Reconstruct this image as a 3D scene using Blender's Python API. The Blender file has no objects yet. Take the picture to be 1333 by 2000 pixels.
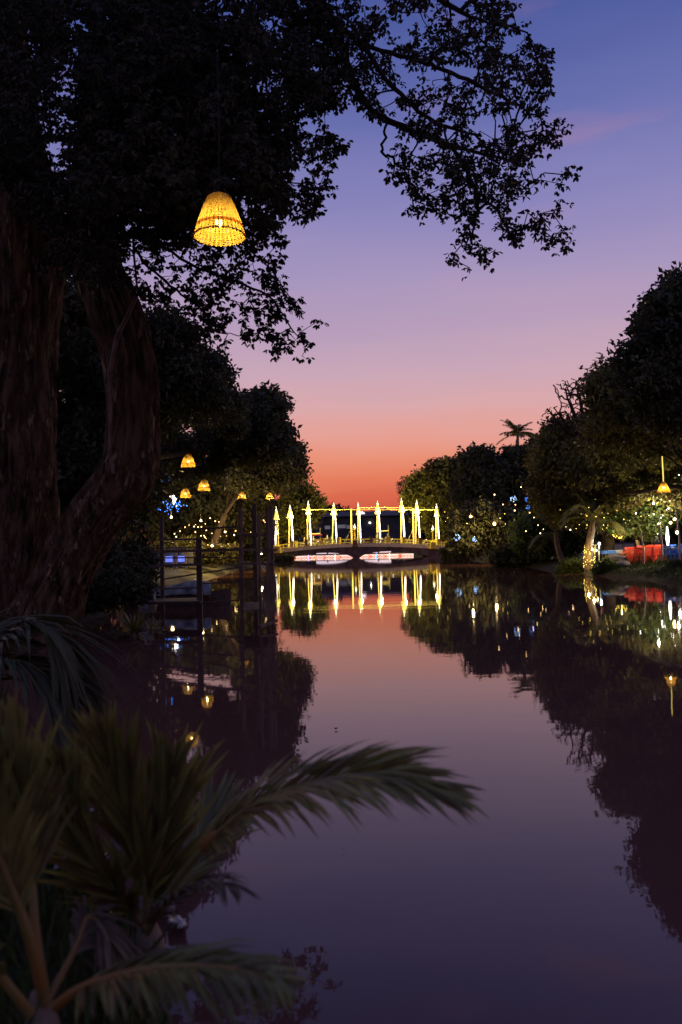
import bpy, bmesh, math, random
import numpy as np
from mathutils import Vector, Matrix, noise

random.seed(7)
RNG = np.random.default_rng(11)
S = bpy.context.scene
COL = S.collection

# ------------------------------------------------------------------ camera, sky, exposure
F = 1600.0                       # focal length in photo pixels (photo 1333 x 2000)
H = 1.7                          # eye height above the river
PITCH = math.atan(67 / F)
ROLL = 0.022
cam = bpy.data.cameras.new('camera')
cam.sensor_fit = 'VERTICAL'; cam.sensor_height = 36.0; cam.sensor_width = 24.0
cam.lens = 36.0 * F / 2000.0
cam.clip_start = 0.05; cam.clip_end = 3000
cam.dof.use_dof = True; cam.dof.focus_distance = 20.0; cam.dof.aperture_fstop = 2.0
camo = bpy.data.objects.new('camera', cam); COL.objects.link(camo)
CM = Matrix.Rotation(math.pi / 2 + PITCH, 3, 'X') @ Matrix.Rotation(-ROLL, 3, 'Z')
camo.matrix_world = Matrix.Translation((0, 0, H)) @ CM.to_4x4()
S.camera = camo


def at(px, py, Y):
    d = CM @ Vector(((px - 666.5) / F, (1000 - py) / F, -1))
    d *= Y / d.y
    return Vector((d.x, d.y, d.z + H))


CMn = np.array(CM)


def at_np(px, py, Y):
    d = np.stack([(px - 666.5) / F, (1000 - py) / F, -np.ones_like(px)], 1) @ CMn.T
    d *= (Y / d[:, 1])[:, None]
    d[:, 2] += H
    return d


def lin(c):
    return tuple(((v / 255) / 12.92 if v / 255 <= 0.04045 else ((v / 255 + 0.055) / 1.055) ** 2.4) for v in c)


def make_world():
    w = bpy.data.worlds.new('World'); S.world = w; w.use_nodes = True
    nt = w.node_tree; nt.nodes.clear(); N = nt.nodes.new; L = nt.links.new
    out = N('ShaderNodeOutputWorld'); bg = N('ShaderNodeBackground'); bg.inputs[1].default_value = 1.0
    tc = N('ShaderNodeTexCoord'); sep = N('ShaderNodeSeparateXYZ'); L(tc.outputs['Generated'], sep.inputs[0])
    asin = N('ShaderNodeMath'); asin.operation = 'ARCSINE'; L(sep.outputs['Z'], asin.inputs[0])
    # soft wavy bands in the sky: elevation is shifted a little by stretched noise
    mp = N('ShaderNodeMapping'); mp.inputs['Scale'].default_value = (1.6, 1.6, 9.0); mp.inputs['Rotation'].default_value = (0, 0.22, 0)
    L(tc.outputs['Generated'], mp.inputs[0])
    nz = N('ShaderNodeTexNoise'); nz.inputs['Scale'].default_value = 2.2; nz.inputs['Detail'].default_value = 4
    L(mp.outputs[0], nz.inputs['Vector'])
    ns = N('ShaderNodeMath'); ns.operation = 'MULTIPLY_ADD'; ns.inputs[1].default_value = 0.05; ns.inputs[2].default_value = -0.025
    L(nz.outputs[0], ns.inputs[0])
    ad = N('ShaderNodeMath'); ad.operation = 'ADD'; L(asin.outputs[0], ad.inputs[0]); L(ns.outputs[0], ad.inputs[1])
    nrm = N('ShaderNodeMath'); nrm.operation = 'DIVIDE'; nrm.inputs[1].default_value = math.pi / 2; L(ad.outputs[0], nrm.inputs[0])

    def ramp(stops):
        r = N('ShaderNodeValToRGB'); r.color_ramp.interpolation = 'B_SPLINE' if False else 'EASE'
        e = r.color_ramp.elements
        while len(e) > 1:
            e.remove(e[-1])
        for i, (deg, c) in enumerate(stops):
            k = e[0] if i == 0 else e.new(min(1, deg / 90))
            k.position = min(1, deg / 90); k.color = (*lin(c), 1)
        r.color_ramp.interpolation = 'LINEAR'
        L(nrm.outputs[0], r.inputs[0]); return r
    west = ramp([(0, (198, 80, 62)), (2.2, (208, 90, 67)), (3.6, (220, 107, 78)), (4.9, (230, 127, 95)), (6.1, (234, 147, 121)), (7.5, (230, 161, 150)), (9.3, (218, 169, 172)), (12, (202, 167, 184)),
                 (15.5, (182, 157, 188)), (19, (161, 147, 190)), (23, (136, 132, 187)), (28, (104, 111, 174)), (33, (76, 91, 158)),
                 (50, (64, 78, 146)), (90, (58, 70, 136))])  # sky above the frame brightened too, for light on the near fronds
    east = ramp([(0, (108, 94, 124)), (8, (140, 116, 150)), (18, (138, 126, 170)), (35, (94, 100, 160)), (90, (58, 70, 136))])  # unseen sky behind the camera, brightened to fill-light near palms and trunks
    # share of the western glow by azimuth
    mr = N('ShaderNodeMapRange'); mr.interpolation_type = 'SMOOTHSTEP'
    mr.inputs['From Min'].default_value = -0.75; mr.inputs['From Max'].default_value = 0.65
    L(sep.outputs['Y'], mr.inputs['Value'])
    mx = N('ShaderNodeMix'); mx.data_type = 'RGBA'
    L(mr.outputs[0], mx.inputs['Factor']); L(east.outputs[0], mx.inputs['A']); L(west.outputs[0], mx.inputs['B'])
    # thin wisps of high cloud catching the last light
    mp2 = N('ShaderNodeMapping'); mp2.inputs['Scale'].default_value = (2.4, 2.0, 14.0); mp2.inputs['Rotation'].default_value = (0, 0.45, 0)
    mp2.inputs['Location'].default_value = (0.9, 0, 0.35)
    L(tc.outputs['Generated'], mp2.inputs[0])
    n2 = N('ShaderNodeTexNoise'); n2.inputs['Scale'].default_value = 1.6; n2.inputs['Detail'].default_value = 5
    L(mp2.outputs[0], n2.inputs['Vector'])
    m2 = N('ShaderNodeMapRange'); m2.inputs['From Min'].default_value = 0.58; m2.inputs['From Max'].default_value = 0.8
    m2.inputs['To Max'].default_value = 0.22
    L(n2.outputs[0], m2.inputs['Value'])
    mx2 = N('ShaderNodeMix'); mx2.data_type = 'RGBA'; mx2.inputs['B'].default_value = (*lin((226, 140, 140)), 1)
    mg = N('ShaderNodeMath'); mg.operation = 'MULTIPLY'; L(m2.outputs[0], mg.inputs[0]); L(mr.outputs[0], mg.inputs[1])
    L(mg.outputs[0], mx2.inputs['Factor']); L(mx.outputs['Result'], mx2.inputs['A'])
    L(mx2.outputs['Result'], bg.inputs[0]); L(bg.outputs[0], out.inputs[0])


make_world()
S.view_settings.view_transform = 'Standard'; S.view_settings.look = 'None'
S.view_settings.exposure = 0.0; S.view_settings.gamma = 1.0; S.view_settings.use_curve_mapping = False
S.render.engine = 'CYCLES'
S.cycles.use_denoising = True
try:
    S.cycles.denoiser = 'OPENIMAGEDENOISE'
except Exception:
    pass
S.cycles.max_bounces = 5; S.cycles.diffuse_bounces = 2; S.cycles.glossy_bounces = 3
S.cycles.transmission_bounces = 3; S.cycles.transparent_max_bounces = 6
S.cycles.sample_clamp_indirect = 4.0
S.cycles.use_light_tree = True
S.render.resolution_x = 682; S.render.resolution_y = 1024


# ------------------------------------------------------------------ materials
def mat(name, c, rough=0.8, var=0.3, scale=6.0, bump=0.0, spec=0.3, translucent=0.0, metal=0.0, stretch=(1, 1, 1), c2=None, island=0.0):
    m = bpy.data.materials.new(name); m.use_nodes = True
    nt = m.node_tree; N = nt.nodes.new; L = nt.links.new
    b = nt.nodes['Principled BSDF']; out = nt.nodes['Material Output']
    b.inputs['Roughness'].default_value = rough; b.inputs['Metallic'].default_value = metal
    b.inputs['Specular IOR Level'].default_value = spec
    tc = N('ShaderNodeTexCoord'); mp = N('ShaderNodeMapping'); mp.inputs['Scale'].default_value = stretch
    L(tc.outputs['Object'], mp.inputs[0])
    nz = N('ShaderNodeTexNoise'); nz.inputs['Scale'].default_value = scale; nz.inputs['Detail'].default_value = 5
    L(mp.outputs[0], nz.inputs['Vector'])
    mr = N('ShaderNodeMapRange'); mr.inputs['From Min'].default_value = 0.3; mr.inputs['From Max'].default_value = 0.7
    L(nz.outputs[0], mr.inputs['Value'])
    mx = N('ShaderNodeMix'); mx.data_type = 'RGBA'
    lo = tuple(v * (1 - var) for v in c); hi = tuple(min(1, v * (1 + var)) for v in (c2 or c))
    mx.inputs['A'].default_value = (*lo, 1); mx.inputs['B'].default_value = (*hi, 1)
    L(mr.outputs[0], mx.inputs['Factor'])
    colour = mx.outputs['Result']
    if island > 0:
        g = N('ShaderNodeNewGeometry'); hs = N('ShaderNodeHueSaturation')
        r1 = N('ShaderNodeMapRange'); r1.inputs['To Min'].default_value = 1 - island; r1.inputs['To Max'].default_value = 1 + island
        L(g.outputs['Random Per Island'], r1.inputs['Value']); L(r1.outputs[0], hs.inputs['Value'])
        r2 = N('ShaderNodeMapRange'); r2.inputs['To Min'].default_value = 0.46; r2.inputs['To Max'].default_value = 0.53
        L(g.outputs['Random Per Island'], r2.inputs['Value']); L(r2.outputs[0], hs.inputs['Hue'])
        L(colour, hs.inputs['Color']); colour = hs.outputs[0]
    L(colour, b.inputs['Base Color'])
    if bump > 0:
        bp = N('ShaderNodeBump'); bp.inputs['Strength'].default_value = bump; bp.inputs['Distance'].default_value = 0.03
        L(nz.outputs[0], bp.inputs['Height']); L(bp.outputs[0], b.inputs['Normal'])
    if translucent > 0:
        tr = N('ShaderNodeBsdfTranslucent'); L(colour, tr.inputs[0])
        ms = N('ShaderNodeMixShader'); ms.inputs[0].default_value = translucent
        L(b.outputs[0], ms.inputs[1]); L(tr.outputs[0], ms.inputs[2]); L(ms.outputs[0], out.inputs[0])
    return m


def emit(name, c, s, base=None):
    m = bpy.data.materials.new(name); m.use_nodes = True
    b = m.node_tree.nodes['Principled BSDF']
    b.inputs['Base Color'].default_value = (*(base or c), 1)
    b.inputs['Emission Color'].default_value = (*c, 1); b.inputs['Emission Strength'].default_value = s
    b.inputs['Roughness'].default_value = 0.5
    return m


M = {}
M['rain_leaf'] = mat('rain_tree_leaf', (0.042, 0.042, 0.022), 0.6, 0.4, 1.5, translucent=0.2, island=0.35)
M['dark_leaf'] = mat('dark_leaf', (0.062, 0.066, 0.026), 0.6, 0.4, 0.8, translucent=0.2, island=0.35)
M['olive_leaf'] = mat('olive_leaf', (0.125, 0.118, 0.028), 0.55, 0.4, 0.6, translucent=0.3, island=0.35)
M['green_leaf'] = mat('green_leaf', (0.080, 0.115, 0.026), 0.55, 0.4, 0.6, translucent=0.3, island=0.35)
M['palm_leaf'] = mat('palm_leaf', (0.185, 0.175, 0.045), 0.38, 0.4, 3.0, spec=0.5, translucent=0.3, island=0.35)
M['palm_rachis'] = mat('palm_rachis', (0.16, 0.14, 0.045), 0.6, 0.35, 5.0)
M['petiole'] = mat('orange_petiole', (0.42, 0.15, 0.025), 0.6, 0.4, 6.0, c2=(0.14, 0.13, 0.04))
M['dead_leaf'] = mat('dead_palm_leaf', (0.12, 0.085, 0.05), 0.8, 0.4, 5.0, island=0.3)
M['bark'] = mat('rain_tree_bark', (0.032, 0.019, 0.010), 0.95, 0.8, 7.0, bump=1.0, spec=0.05, stretch=(1, 1, 0.22), c2=(0.095, 0.060, 0.034))


def bark_flakes(m):
    """pale flakes where the old bark has peeled"""
    nt = m.node_tree; N = nt.nodes.new; L = nt.links.new; b = nt.nodes['Principled BSDF']
    old = b.inputs['Base Color'].links[0].from_socket
    tc = N('ShaderNodeTexCoord'); mp = N('ShaderNodeMapping'); mp.inputs['Scale'].default_value = (2.6, 2.6, .7); L(tc.outputs['Object'], mp.inputs[0])
    nz = N('ShaderNodeTexNoise'); nz.inputs['Scale'].default_value = 2.2; nz.inputs['Detail'].default_value = 8; nz.inputs['Roughness'].default_value = .7; L(mp.outputs[0], nz.inputs['Vector'])
    mr = N('ShaderNodeMapRange'); mr.inputs['From Min'].default_value = .51; mr.inputs['From Max'].default_value = .60; L(nz.outputs[0], mr.inputs['Value'])
    mx = N('ShaderNodeMix'); mx.data_type = 'RGBA'; mx.inputs['B'].default_value = (.26, .18, .10, 1)
    L(mr.outputs[0], mx.inputs['Factor']); L(old, mx.inputs['A']); L(mx.outputs['Result'], b.inputs['Base Color'])
    bp = [n for n in nt.nodes if n.type == 'BUMP'][0]
    ad = N('ShaderNodeMath'); ad.operation = 'ADD'; L(bp.inputs['Height'].links[0].from_socket, ad.inputs[0]); L(mr.outputs[0], ad.inputs[1]); L(ad.outputs[0], bp.inputs['Height'])
    bp.inputs['Distance'].default_value = .06


bark_flakes(M['bark'])
M['bark_far'] = mat('far_bark', (0.05, 0.037, 0.025), 0.95, 0.4, 3.0, bump=0.3, spec=0.1)
M['bark_pale'] = mat('pale_bark', (0.30, 0.27, 0.22), 0.9, 0.3, 4.0, bump=0.3, spec=0.1)
M['twig'] = mat('twig', (0.035, 0.026, 0.02), 0.95, 0.3, 4.0, spec=0.1)
M['vine'] = mat('vine', (0.14, 0.10, 0.07), 0.95, 0.4, 4.0)
M['soil'] = mat('bank_soil', (0.050, 0.038, 0.026), 0.95, 0.5, 1.2, bump=0.6, spec=0.15, c2=(0.045, 0.048, 0.02))
M['grass'] = mat('grass', (0.05, 0.075, 0.018), 0.7, 0.4, 1.0, translucent=0.2, island=0.4)
M['wood'] = mat('weathered_wood', (0.17, 0.115, 0.08), 0.85, 0.45, 4.0, bump=0.5, spec=0.15, stretch=(3, 3, 0.5))
M['wood_dark'] = mat('dark_wood', (0.085, 0.06, 0.045), 0.8, 0.4, 4.0, bump=0.4, stretch=(3, 3, 0.5))  # darker brown timber colour
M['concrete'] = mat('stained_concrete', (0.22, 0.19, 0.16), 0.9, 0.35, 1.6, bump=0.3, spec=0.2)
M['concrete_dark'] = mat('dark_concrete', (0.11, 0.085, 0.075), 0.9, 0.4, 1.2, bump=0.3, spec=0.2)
M['asphalt'] = mat('asphalt', (0.05, 0.05, 0.05), 0.9, 0.2, 4.0)
M['yellow_paint'] = mat('yellow_painted_plaster', (0.72, 0.55, 0.06), 0.7, 0.15, 3.0)
M['cream_paint'] = mat('cream_paint', (0.62, 0.54, 0.34), 0.7, 0.2, 3.0)
M['brown_plaster'] = mat('brown_plaster', (0.20, 0.12, 0.06), 0.8, 0.25, 3.0)
M['metal'] = mat('painted_steel', (0.45, 0.40, 0.25), 0.5, 0.15, 3.0)
M['dark_metal'] = mat('dark_metal', (0.03, 0.03, 0.03), 0.5, 0.2, 3.0)
M['cord'] = mat('black_cord', (0.015, 0.013, 0.012), 0.8, 0.2, 3.0)
M['wall_dark'] = mat('dark_wall', (0.07, 0.07, 0.075), 0.9, 0.3, 0.6)
M['roof'] = mat('tin_roof', (0.06, 0.055, 0.06), 0.7, 0.3, 0.8, bump=0.2)
M['red_plastic'] = mat('red_plastic', (0.72, 0.05, 0.02), 0.35, 0.08, 2.0, spec=0.5)
M['blue_plastic'] = mat('blue_plastic', (0.02, 0.10, 0.50), 0.35, 0.08, 2.0, spec=0.5)
M['white_cloth'] = mat('white_tablecloth', (0.42, 0.40, 0.40), 0.9, 0.06, 2.0)
M['red_cloth'] = mat('red_tablecloth', (0.60, 0.04, 0.02), 0.9, 0.12, 2.0)
M['blue_cloth'] = mat('blue_tablecloth', (0.06, 0.16, 0.42), 0.9, 0.2, 2.0)
M['tarp'] = mat('blue_grey_tarpaulin', (0.05, 0.14, 0.20), 0.45, 0.6, 3.2, bump=0.8, c2=(0.26, 0.30, 0.28))
M['plastic_sheet'] = mat('pale_plastic_sheet', (0.32, 0.31, 0.30), 0.5, 0.4, 4.0, bump=0.4)
M['skin'] = mat('skin', (0.38, 0.22, 0.14), 0.6, 0.1, 4.0)
M['hair'] = mat('black_hair', (0.012, 0.01, 0.01), 0.5, 0.2, 8.0)
M['rubber'] = mat('tyre_rubber', (0.02, 0.02, 0.02), 0.8, 0.2, 5.0)
M['stone'] = mat('river_stone', (0.16, 0.14, 0.13), 0.85, 0.4, 5.0, bump=0.5)
M['wicker'] = mat('wicker', (0.50, 0.33, 0.06), 0.7, 0.25, 25.0, translucent=0.5, spec=0.1)
M['wicker_band'] = mat('wicker_band', (0.38, 0.14, 0.015), 0.7, 0.3, 25.0, translucent=0.25, spec=0.1)
M['fruit_palm_bark'] = mat('palm_trunk_bark', (0.20, 0.15, 0.10), 0.9, 0.4, 6.0, bump=0.5, stretch=(1, 1, 3))
M['bulb'] = emit('lit_bulb', (1.0, 0.78, 0.42), 13.0)
M['bulb_white'] = emit('lit_white_bulb', (1.0, 0.93, 0.80), 13.0)
M['warm_dot'] = emit('warm_fairy_bulb', (1.0, 0.62, 0.24), 9.0)
M['gold_dot'] = emit('gold_fairy_bulb', (1.0, 0.72, 0.14), 3.5)
M['white_dot'] = emit('white_fairy_bulb', (1.0, 0.92, 0.8), 10.0)
M['blue_dot'] = emit('blue_fairy_bulb', (0.04, 0.22, 1.0), 3.0)
M['cyan_dot'] = emit('pale_blue_fairy_bulb', (0.30, 0.55, 1.0), 3.5)
M['cold_bulb'] = emit('cold_lamp', (0.55, 0.85, 1.0), 14.0)
M['tube_white'] = emit('white_light_tube', (1.0, 0.90, 0.80), 3.2)
M['glow_yellow'] = emit('yellow_tube_and_bar_glow', (1.0, 0.74, 0.14), 1.25)  # light tubes; also a glow put into bare poles and crossbars
M['bud_yellow'] = emit('lit_lotus_bud', (1.0, 0.80, 0.16), 1.15)
M['bud_tip'] = emit('lit_lotus_tip', (1.0, 0.93, 0.62), 2.0)
M['neon_white'] = emit('white_neon', (1.0, 0.72, 0.70), 1.5)
M['neon_red'] = emit('red_neon', (1.0, 0.12, 0.06), 1.6)
M['neon_violet'] = emit('violet_neon', (0.55, 0.35, 1.0), 2.2)
M['neon_blue'] = emit('blue_neon', (0.05, 0.30, 1.0), 3.0)
M['lit_panel'] = emit('lit_white_awning', (1.0, 0.78, 0.90), 0.75)
M['blue_panel'] = emit('blue_lit_window', (0.20, 0.28, 0.95), 0.5)
M['dim_window'] = emit('dim_window', (0.33, 0.33, 0.34), 0.22)
M['sign_light'] = emit('lit_roof_sign', (1.0, 0.80, 0.85), 1.5)


# ------------------------------------------------------------------ helpers
def tag(o, label=None, cat=None, group=None, kind=None):
    if label: o['label'] = label
    if cat: o['category'] = cat
    if group: o['group'] = group
    if kind: o['kind'] = kind
    return o


def empty(name, loc, label, cat, group=None, rz=0.0):
    o = bpy.data.objects.new(name, None); COL.objects.link(o)
    o.location = loc; o.rotation_euler = (0, 0, rz); o.empty_display_size = 0.2
    return tag(o, label, cat, group)


def link(name, me, parent=None):
    o = bpy.data.objects.new(name, me); COL.objects.link(o)
    if parent is not None:
        o.parent = parent
    return o


def copy_tree(o, parent=None):
    c = o.copy(); COL.objects.link(c)
    if parent is not None:
        c.parent = parent
    for ch in list(o.children):
        copy_tree(ch, c)
    return c


class MB:
    """collects shapes; build() links them as ONE mesh object"""

    def __init__(self):
        self.v = []; self.f = []; self.s = []

    def _add(self, vs, fs, smooth=False):
        n = len(self.v); self.v += [tuple(p) for p in vs]
        for f in fs:
            self.f.append(tuple(i + n for i in f)); self.s.append(smooth)
        return self

    def box(self, c, size, rz=0.0, mat3=None, taper=1.0):
        hx, hy, hz = size[0] / 2, size[1] / 2, size[2] / 2
        vs = [Vector((x * (taper if z > 0 else 1), y * (taper if z > 0 else 1), z)) for z in (-hz, hz) for (x, y) in ((-hx, -hy), (hx, -hy), (hx, hy), (-hx, hy))]
        R = mat3 if mat3 is not None else Matrix.Rotation(rz, 3, 'Z')
        c = Vector(c)
        return self._add([R @ v + c for v in vs], [(3, 2, 1, 0), (4, 5, 6, 7), (0, 1, 5, 4), (1, 2, 6, 5), (2, 3, 7, 6), (3, 0, 4, 7)])

    def bar(self, a, b, w, h=None, up=(0, 0, 1)):
        a = Vector(a); b = Vector(b); d = b - a; L = d.length; z = d.normalized()
        upv = Vector(up)
        if abs(z.dot(upv)) > 0.98: upv = Vector((0, 1, 0))
        x = upv.cross(z).normalized(); y = z.cross(x)
        R = Matrix((x, y, z)).transposed()
        return self.box((a + b) / 2, (w, h or w, L), mat3=R)

    def tube(self, pts, rad, seg=8, cap=True, smooth=True):
        pts = [Vector(p) for p in pts]; n = len(pts)
        if not hasattr(rad, '__len__'): rad = [rad] * n
        vs = []; prev = None
        for i, p in enumerate(pts):
            t = (pts[min(i + 1, n - 1)] - pts[max(i - 1, 0)]).normalized()
            if prev is None:
                u = t.cross(Vector((0, 0, 1)));
                if u.length < 0.05: u = t.cross(Vector((1, 0, 0)))
            else:
                u = prev - t * prev.dot(t)
            u.normalize(); prev = u; w = t.cross(u)
            for k in range(seg):
                a = 2 * math.pi * k / seg
                vs.append(p + (u * math.cos(a) + w * math.sin(a)) * rad[i])
        fs = [(i * seg + k, i * seg + (k + 1) % seg, (i + 1) * seg + (k + 1) % seg, (i + 1) * seg + k) for i in range(n - 1) for k in range(seg)]
        self._add(vs, fs, smooth)
        if cap:
            self._add(vs[:seg], [tuple(range(seg))[::-1]]); self._add(vs[-seg:], [tuple(range(seg))])
        return self

    def lathe(self, prof, c=(0, 0, 0), seg=16, smooth=True, squash=(1, 1)):
        c = Vector(c); vs = []
        for (r, z) in prof:
            for k in range(seg):
                a = 2 * math.pi * k / seg
                vs.append(c + Vector((r * math.cos(a) * squash[0], r * math.sin(a) * squash[1], z)))
        fs = [(i * seg + k, i * seg + (k + 1) % seg, (i + 1) * seg + (k + 1) % seg, (i + 1) * seg + k) for i in range(len(prof) - 1) for k in range(seg)]
        return self._add(vs, fs, smooth)

    def ball(self, c, r, seg=8, squash=(1, 1, 1)):
        n = max(4, seg // 2 + 1)
        prof = [(max(1e-4, r * math.sin(math.pi * i / n)), -r * math.cos(math.pi * i / n) * squash[2]) for i in range(n + 1)]
        return self.lathe(prof, c, seg, True, squash[:2])

    def build(self, name, m, parent=None):
        me = bpy.data.meshes.new(name)
        me.from_pydata(self.v, [], self.f)
        me.polygons.foreach_set('use_smooth', self.s)
        for k in (m if isinstance(m, (list, tuple)) else [m]):
            me.materials.append(k)
        me.update()
        return link(name, me, parent)


def mesh_np(name, V, Fq, m, parent=None, smooth=False):
    """V (n,3), Fq (k,3) or (k,4) integer faces -> one mesh object"""
    me = bpy.data.meshes.new(name)
    k = Fq.shape[1]; nf = Fq.shape[0]
    me.vertices.add(len(V)); me.vertices.foreach_set('co', np.ascontiguousarray(V, dtype=np.float32).ravel())
    me.loops.add(nf * k); me.loops.foreach_set('vertex_index', np.ascontiguousarray(Fq, dtype=np.int32).ravel())
    me.polygons.add(nf); me.polygons.foreach_set('loop_start', np.arange(0, nf * k, k, dtype=np.int32))
    if smooth: me.polygons.foreach_set('use_smooth', np.ones(nf, dtype=bool))
    me.materials.append(m); me.update(calc_edges=True)
    return link(name, me, parent)


def unit(a):
    return a / np.maximum(1e-9, np.linalg.norm(a, axis=1, keepdims=True))


def leaf_geo(P, D, L, W):
    """diamond leaves with a fold along the midrib: P base (n,3), D direction, L length, W width"""
    n = len(P); D = unit(D)
    r = unit(RNG.normal(size=(n, 3)))
    sd = unit(np.cross(D, r)); nr = np.cross(D, sd)
    L = L[:, None]; W = W[:, None]
    tip = P + D * L - nr * L * 0.12
    mid = P + D * L * 0.45
    a = mid + sd * W * 0.5 + nr * W * 0.18; b = mid - sd * W * 0.5 + nr * W * 0.18
    V = np.stack([P, a, tip, b], 1).reshape(-1, 3)
    i = np.arange(n)[:, None] * 4
    Fc = np.concatenate([i + np.array([[0, 1, 2]]), i + np.array([[0, 2, 3]])], 1).reshape(-1, 3)
    return V, Fc


def round_leaf_geo(P, D, L, W):
    """rounded leaflets (six corners, folded along the midrib)"""
    n = len(P); D = unit(D)
    r = unit(RNG.normal(size=(n, 3))); sd = unit(np.cross(D, r)); nr = np.cross(D, sd)
    L = L[:, None]; W = W[:, None]
    a = P + D * L * .3; b = P + D * L * .75; up = nr * W * .16
    V = np.stack([P, a + sd * W * .46 + up, b + sd * W * .40 + up, P + D * L - nr * L * .1, b - sd * W * .40 + up, a - sd * W * .46 + up], 1).reshape(-1, 3)
    i = np.arange(n)[:, None] * 6
    return V, np.concatenate([i + np.array([[0, 1, 2, 3]]), i + np.array([[0, 3, 4, 5]])], 1).reshape(-1, 4)


def tuft_leaves(T, tufts, per, spread, L):
    """hanging tufts: leaflets fan down and outward from a common point near each twig tip"""
    C = np.repeat(T, tufts, 0); m = len(C)
    C = C + unit(RNG.normal(size=(m, 3))) * spread * RNG.uniform(.1, 1, m)[:, None]
    P = np.repeat(C, per, 0); n = len(P)
    D = RNG.normal(size=(n, 3)); D[:, 2] = -abs(D[:, 2]) * .9 - .25
    P = P + unit(D) * .015
    Ls = L * RNG.uniform(.7, 1.2, n)
    return round_leaf_geo(P, D, Ls, Ls * RNG.uniform(.45, .62, n))


def in_poly(px, py, poly):
    p = np.array(poly, float); inside = np.zeros(len(px), bool)
    x1, y1 = p[:, 0], p[:, 1]; x2, y2 = np.roll(x1, -1), np.roll(y1, -1)
    for a, b, c, d in zip(x1, y1, x2, y2):
        cond = (b > py) != (d > py)
        xi = (c - a) * (py - b) / ((d - b) if d != b else 1e-9) + a
        inside ^= cond & (px < xi)
    return inside


def edge_dist(px, py, poly):
    p = np.array(poly, float); q = np.roll(p, -1, 0); best = np.full(len(px), 1e9)
    P = np.stack([px, py], 1)
    for a, b in zip(p, q):
        ab = b - a; t = np.clip(((P - a) @ ab) / max(1e-9, ab @ ab), 0, 1)
        best = np.minimum(best, np.linalg.norm(P - (a + t[:, None] * ab), axis=1))
    return best


def sample_crown(poly, n, D, thick, hole=0.0, hole_scale=60.0, round_px=120.0, seed=0, dmap=None, inset=0.0):
    """points of a crown that fills the outline at distance D; thicker in depth towards its middle"""
    g = np.random.default_rng(seed)
    p = np.array(poly, float); lo, hi = p.min(0), p.max(0)
    out = []
    while sum(len(o) for o in out) < n:
        px = g.uniform(lo[0], hi[0], 4 * n); py = g.uniform(lo[1], hi[1], 4 * n)
        k = in_poly(px, py, poly); px, py = px[k], py[k]
        if inset > 0:
            k = edge_dist(px, py, poly) > inset; px, py = px[k], py[k]
        if hole > 0:
            nv = np.array([noise.noise(Vector((a / hole_scale, b / hole_scale, seed * 3.1))) for a, b in zip(px, py)])
            nv2 = np.array([noise.noise(Vector((a / hole_scale * 3, b / hole_scale * 3, seed * 1.7))) for a, b in zip(px, py)])
            k = (nv + 0.5 * nv2) > (hole - 0.6); px, py = px[k], py[k]
        out.append(np.stack([px, py], 1))
        if len(px) == 0: break
    q = np.concatenate(out)[:n]
    e = np.sqrt(np.clip(edge_dist(q[:, 0], q[:, 1], poly) / round_px, 0.03, 1))
    Dm = D if dmap is None else dmap(q[:, 0], q[:, 1])
    depth = Dm + g.uniform(-1, 1, n) * thick * e
    return at_np(q[:, 0], q[:, 1], depth)


def catmull(pts, n):
    P = np.array([tuple(p) for p in pts], float); P = np.concatenate([[2 * P[0] - P[1]], P, [2 * P[-1] - P[-2]]])
    out = []
    m = len(P) - 3
    for s in np.linspace(0, m - 1e-6, n):
        i = int(s); t = s - i; p0, p1, p2, p3 = P[i:i + 4]
        out.append(0.5 * ((2 * p1) + (-p0 + p2) * t + (2 * p0 - 5 * p1 + 4 * p2 - p3) * t * t + (-p0 + 3 * p1 - 3 * p2 + p3) * t ** 3))
    return np.array(out)


def grow(paths, targets, step=0.6, sag=0.08, twist=0.25):
    """paths: list of (points, ...) hand-laid limbs; every target joins the nearest node by a short curved twig"""
    nodes = []; parent = []
    for pts, par in paths:
        if len(pts) > 2: pts = catmull(pts, len(pts) * 4) + RNG.normal(size=(len(pts) * 4, 3)) * 0.012
        if par != -1 and nodes: par = int(np.argmin(np.linalg.norm(np.array(nodes) - np.array(pts[0]), axis=1)))
        last = par
        for i, p in enumerate(pts):
            nodes.append(np.array(p)); parent.append(last if i else par); last = len(nodes) - 1
    base = np.array(nodes); nb = len(base)
    d0 = np.min(np.linalg.norm(targets[:, None, :] - base[None, :, :], axis=2), axis=1) if len(targets) * nb < 4e6 else np.array([np.min(np.linalg.norm(base - t, axis=1)) for t in targets])
    order = np.argsort(d0)
    cap = nb + len(targets) * 3 + 10
    A = np.zeros((cap, 3)); A[:nb] = base; n = nb
    pl = np.zeros(cap)
    tipidx = []
    for t in targets[order]:
        dist = np.linalg.norm(A[:n] - t, axis=1)
        j = int(np.argmin(dist + 0.25 * pl[:n]))
        a = A[j]; d = t - a; L = np.linalg.norm(d)
        prev = j
        if L > step * 0.6:
            for f in (0.4, 0.75):
                if n >= cap - 2: break
                A[n] = a + d * f + RNG.normal(size=3) * L * twist * 0.25 + np.array([0, 0, L * sag])
                parent.append(prev); pl[n] = pl[j] + L * f; prev = n; n += 1
        A[n] = t; parent.append(prev); pl[n] = pl[j] + L; tipidx.append(n); n += 1
    return A[:n], np.array(parent), nb, np.array(tipidx), order


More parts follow.
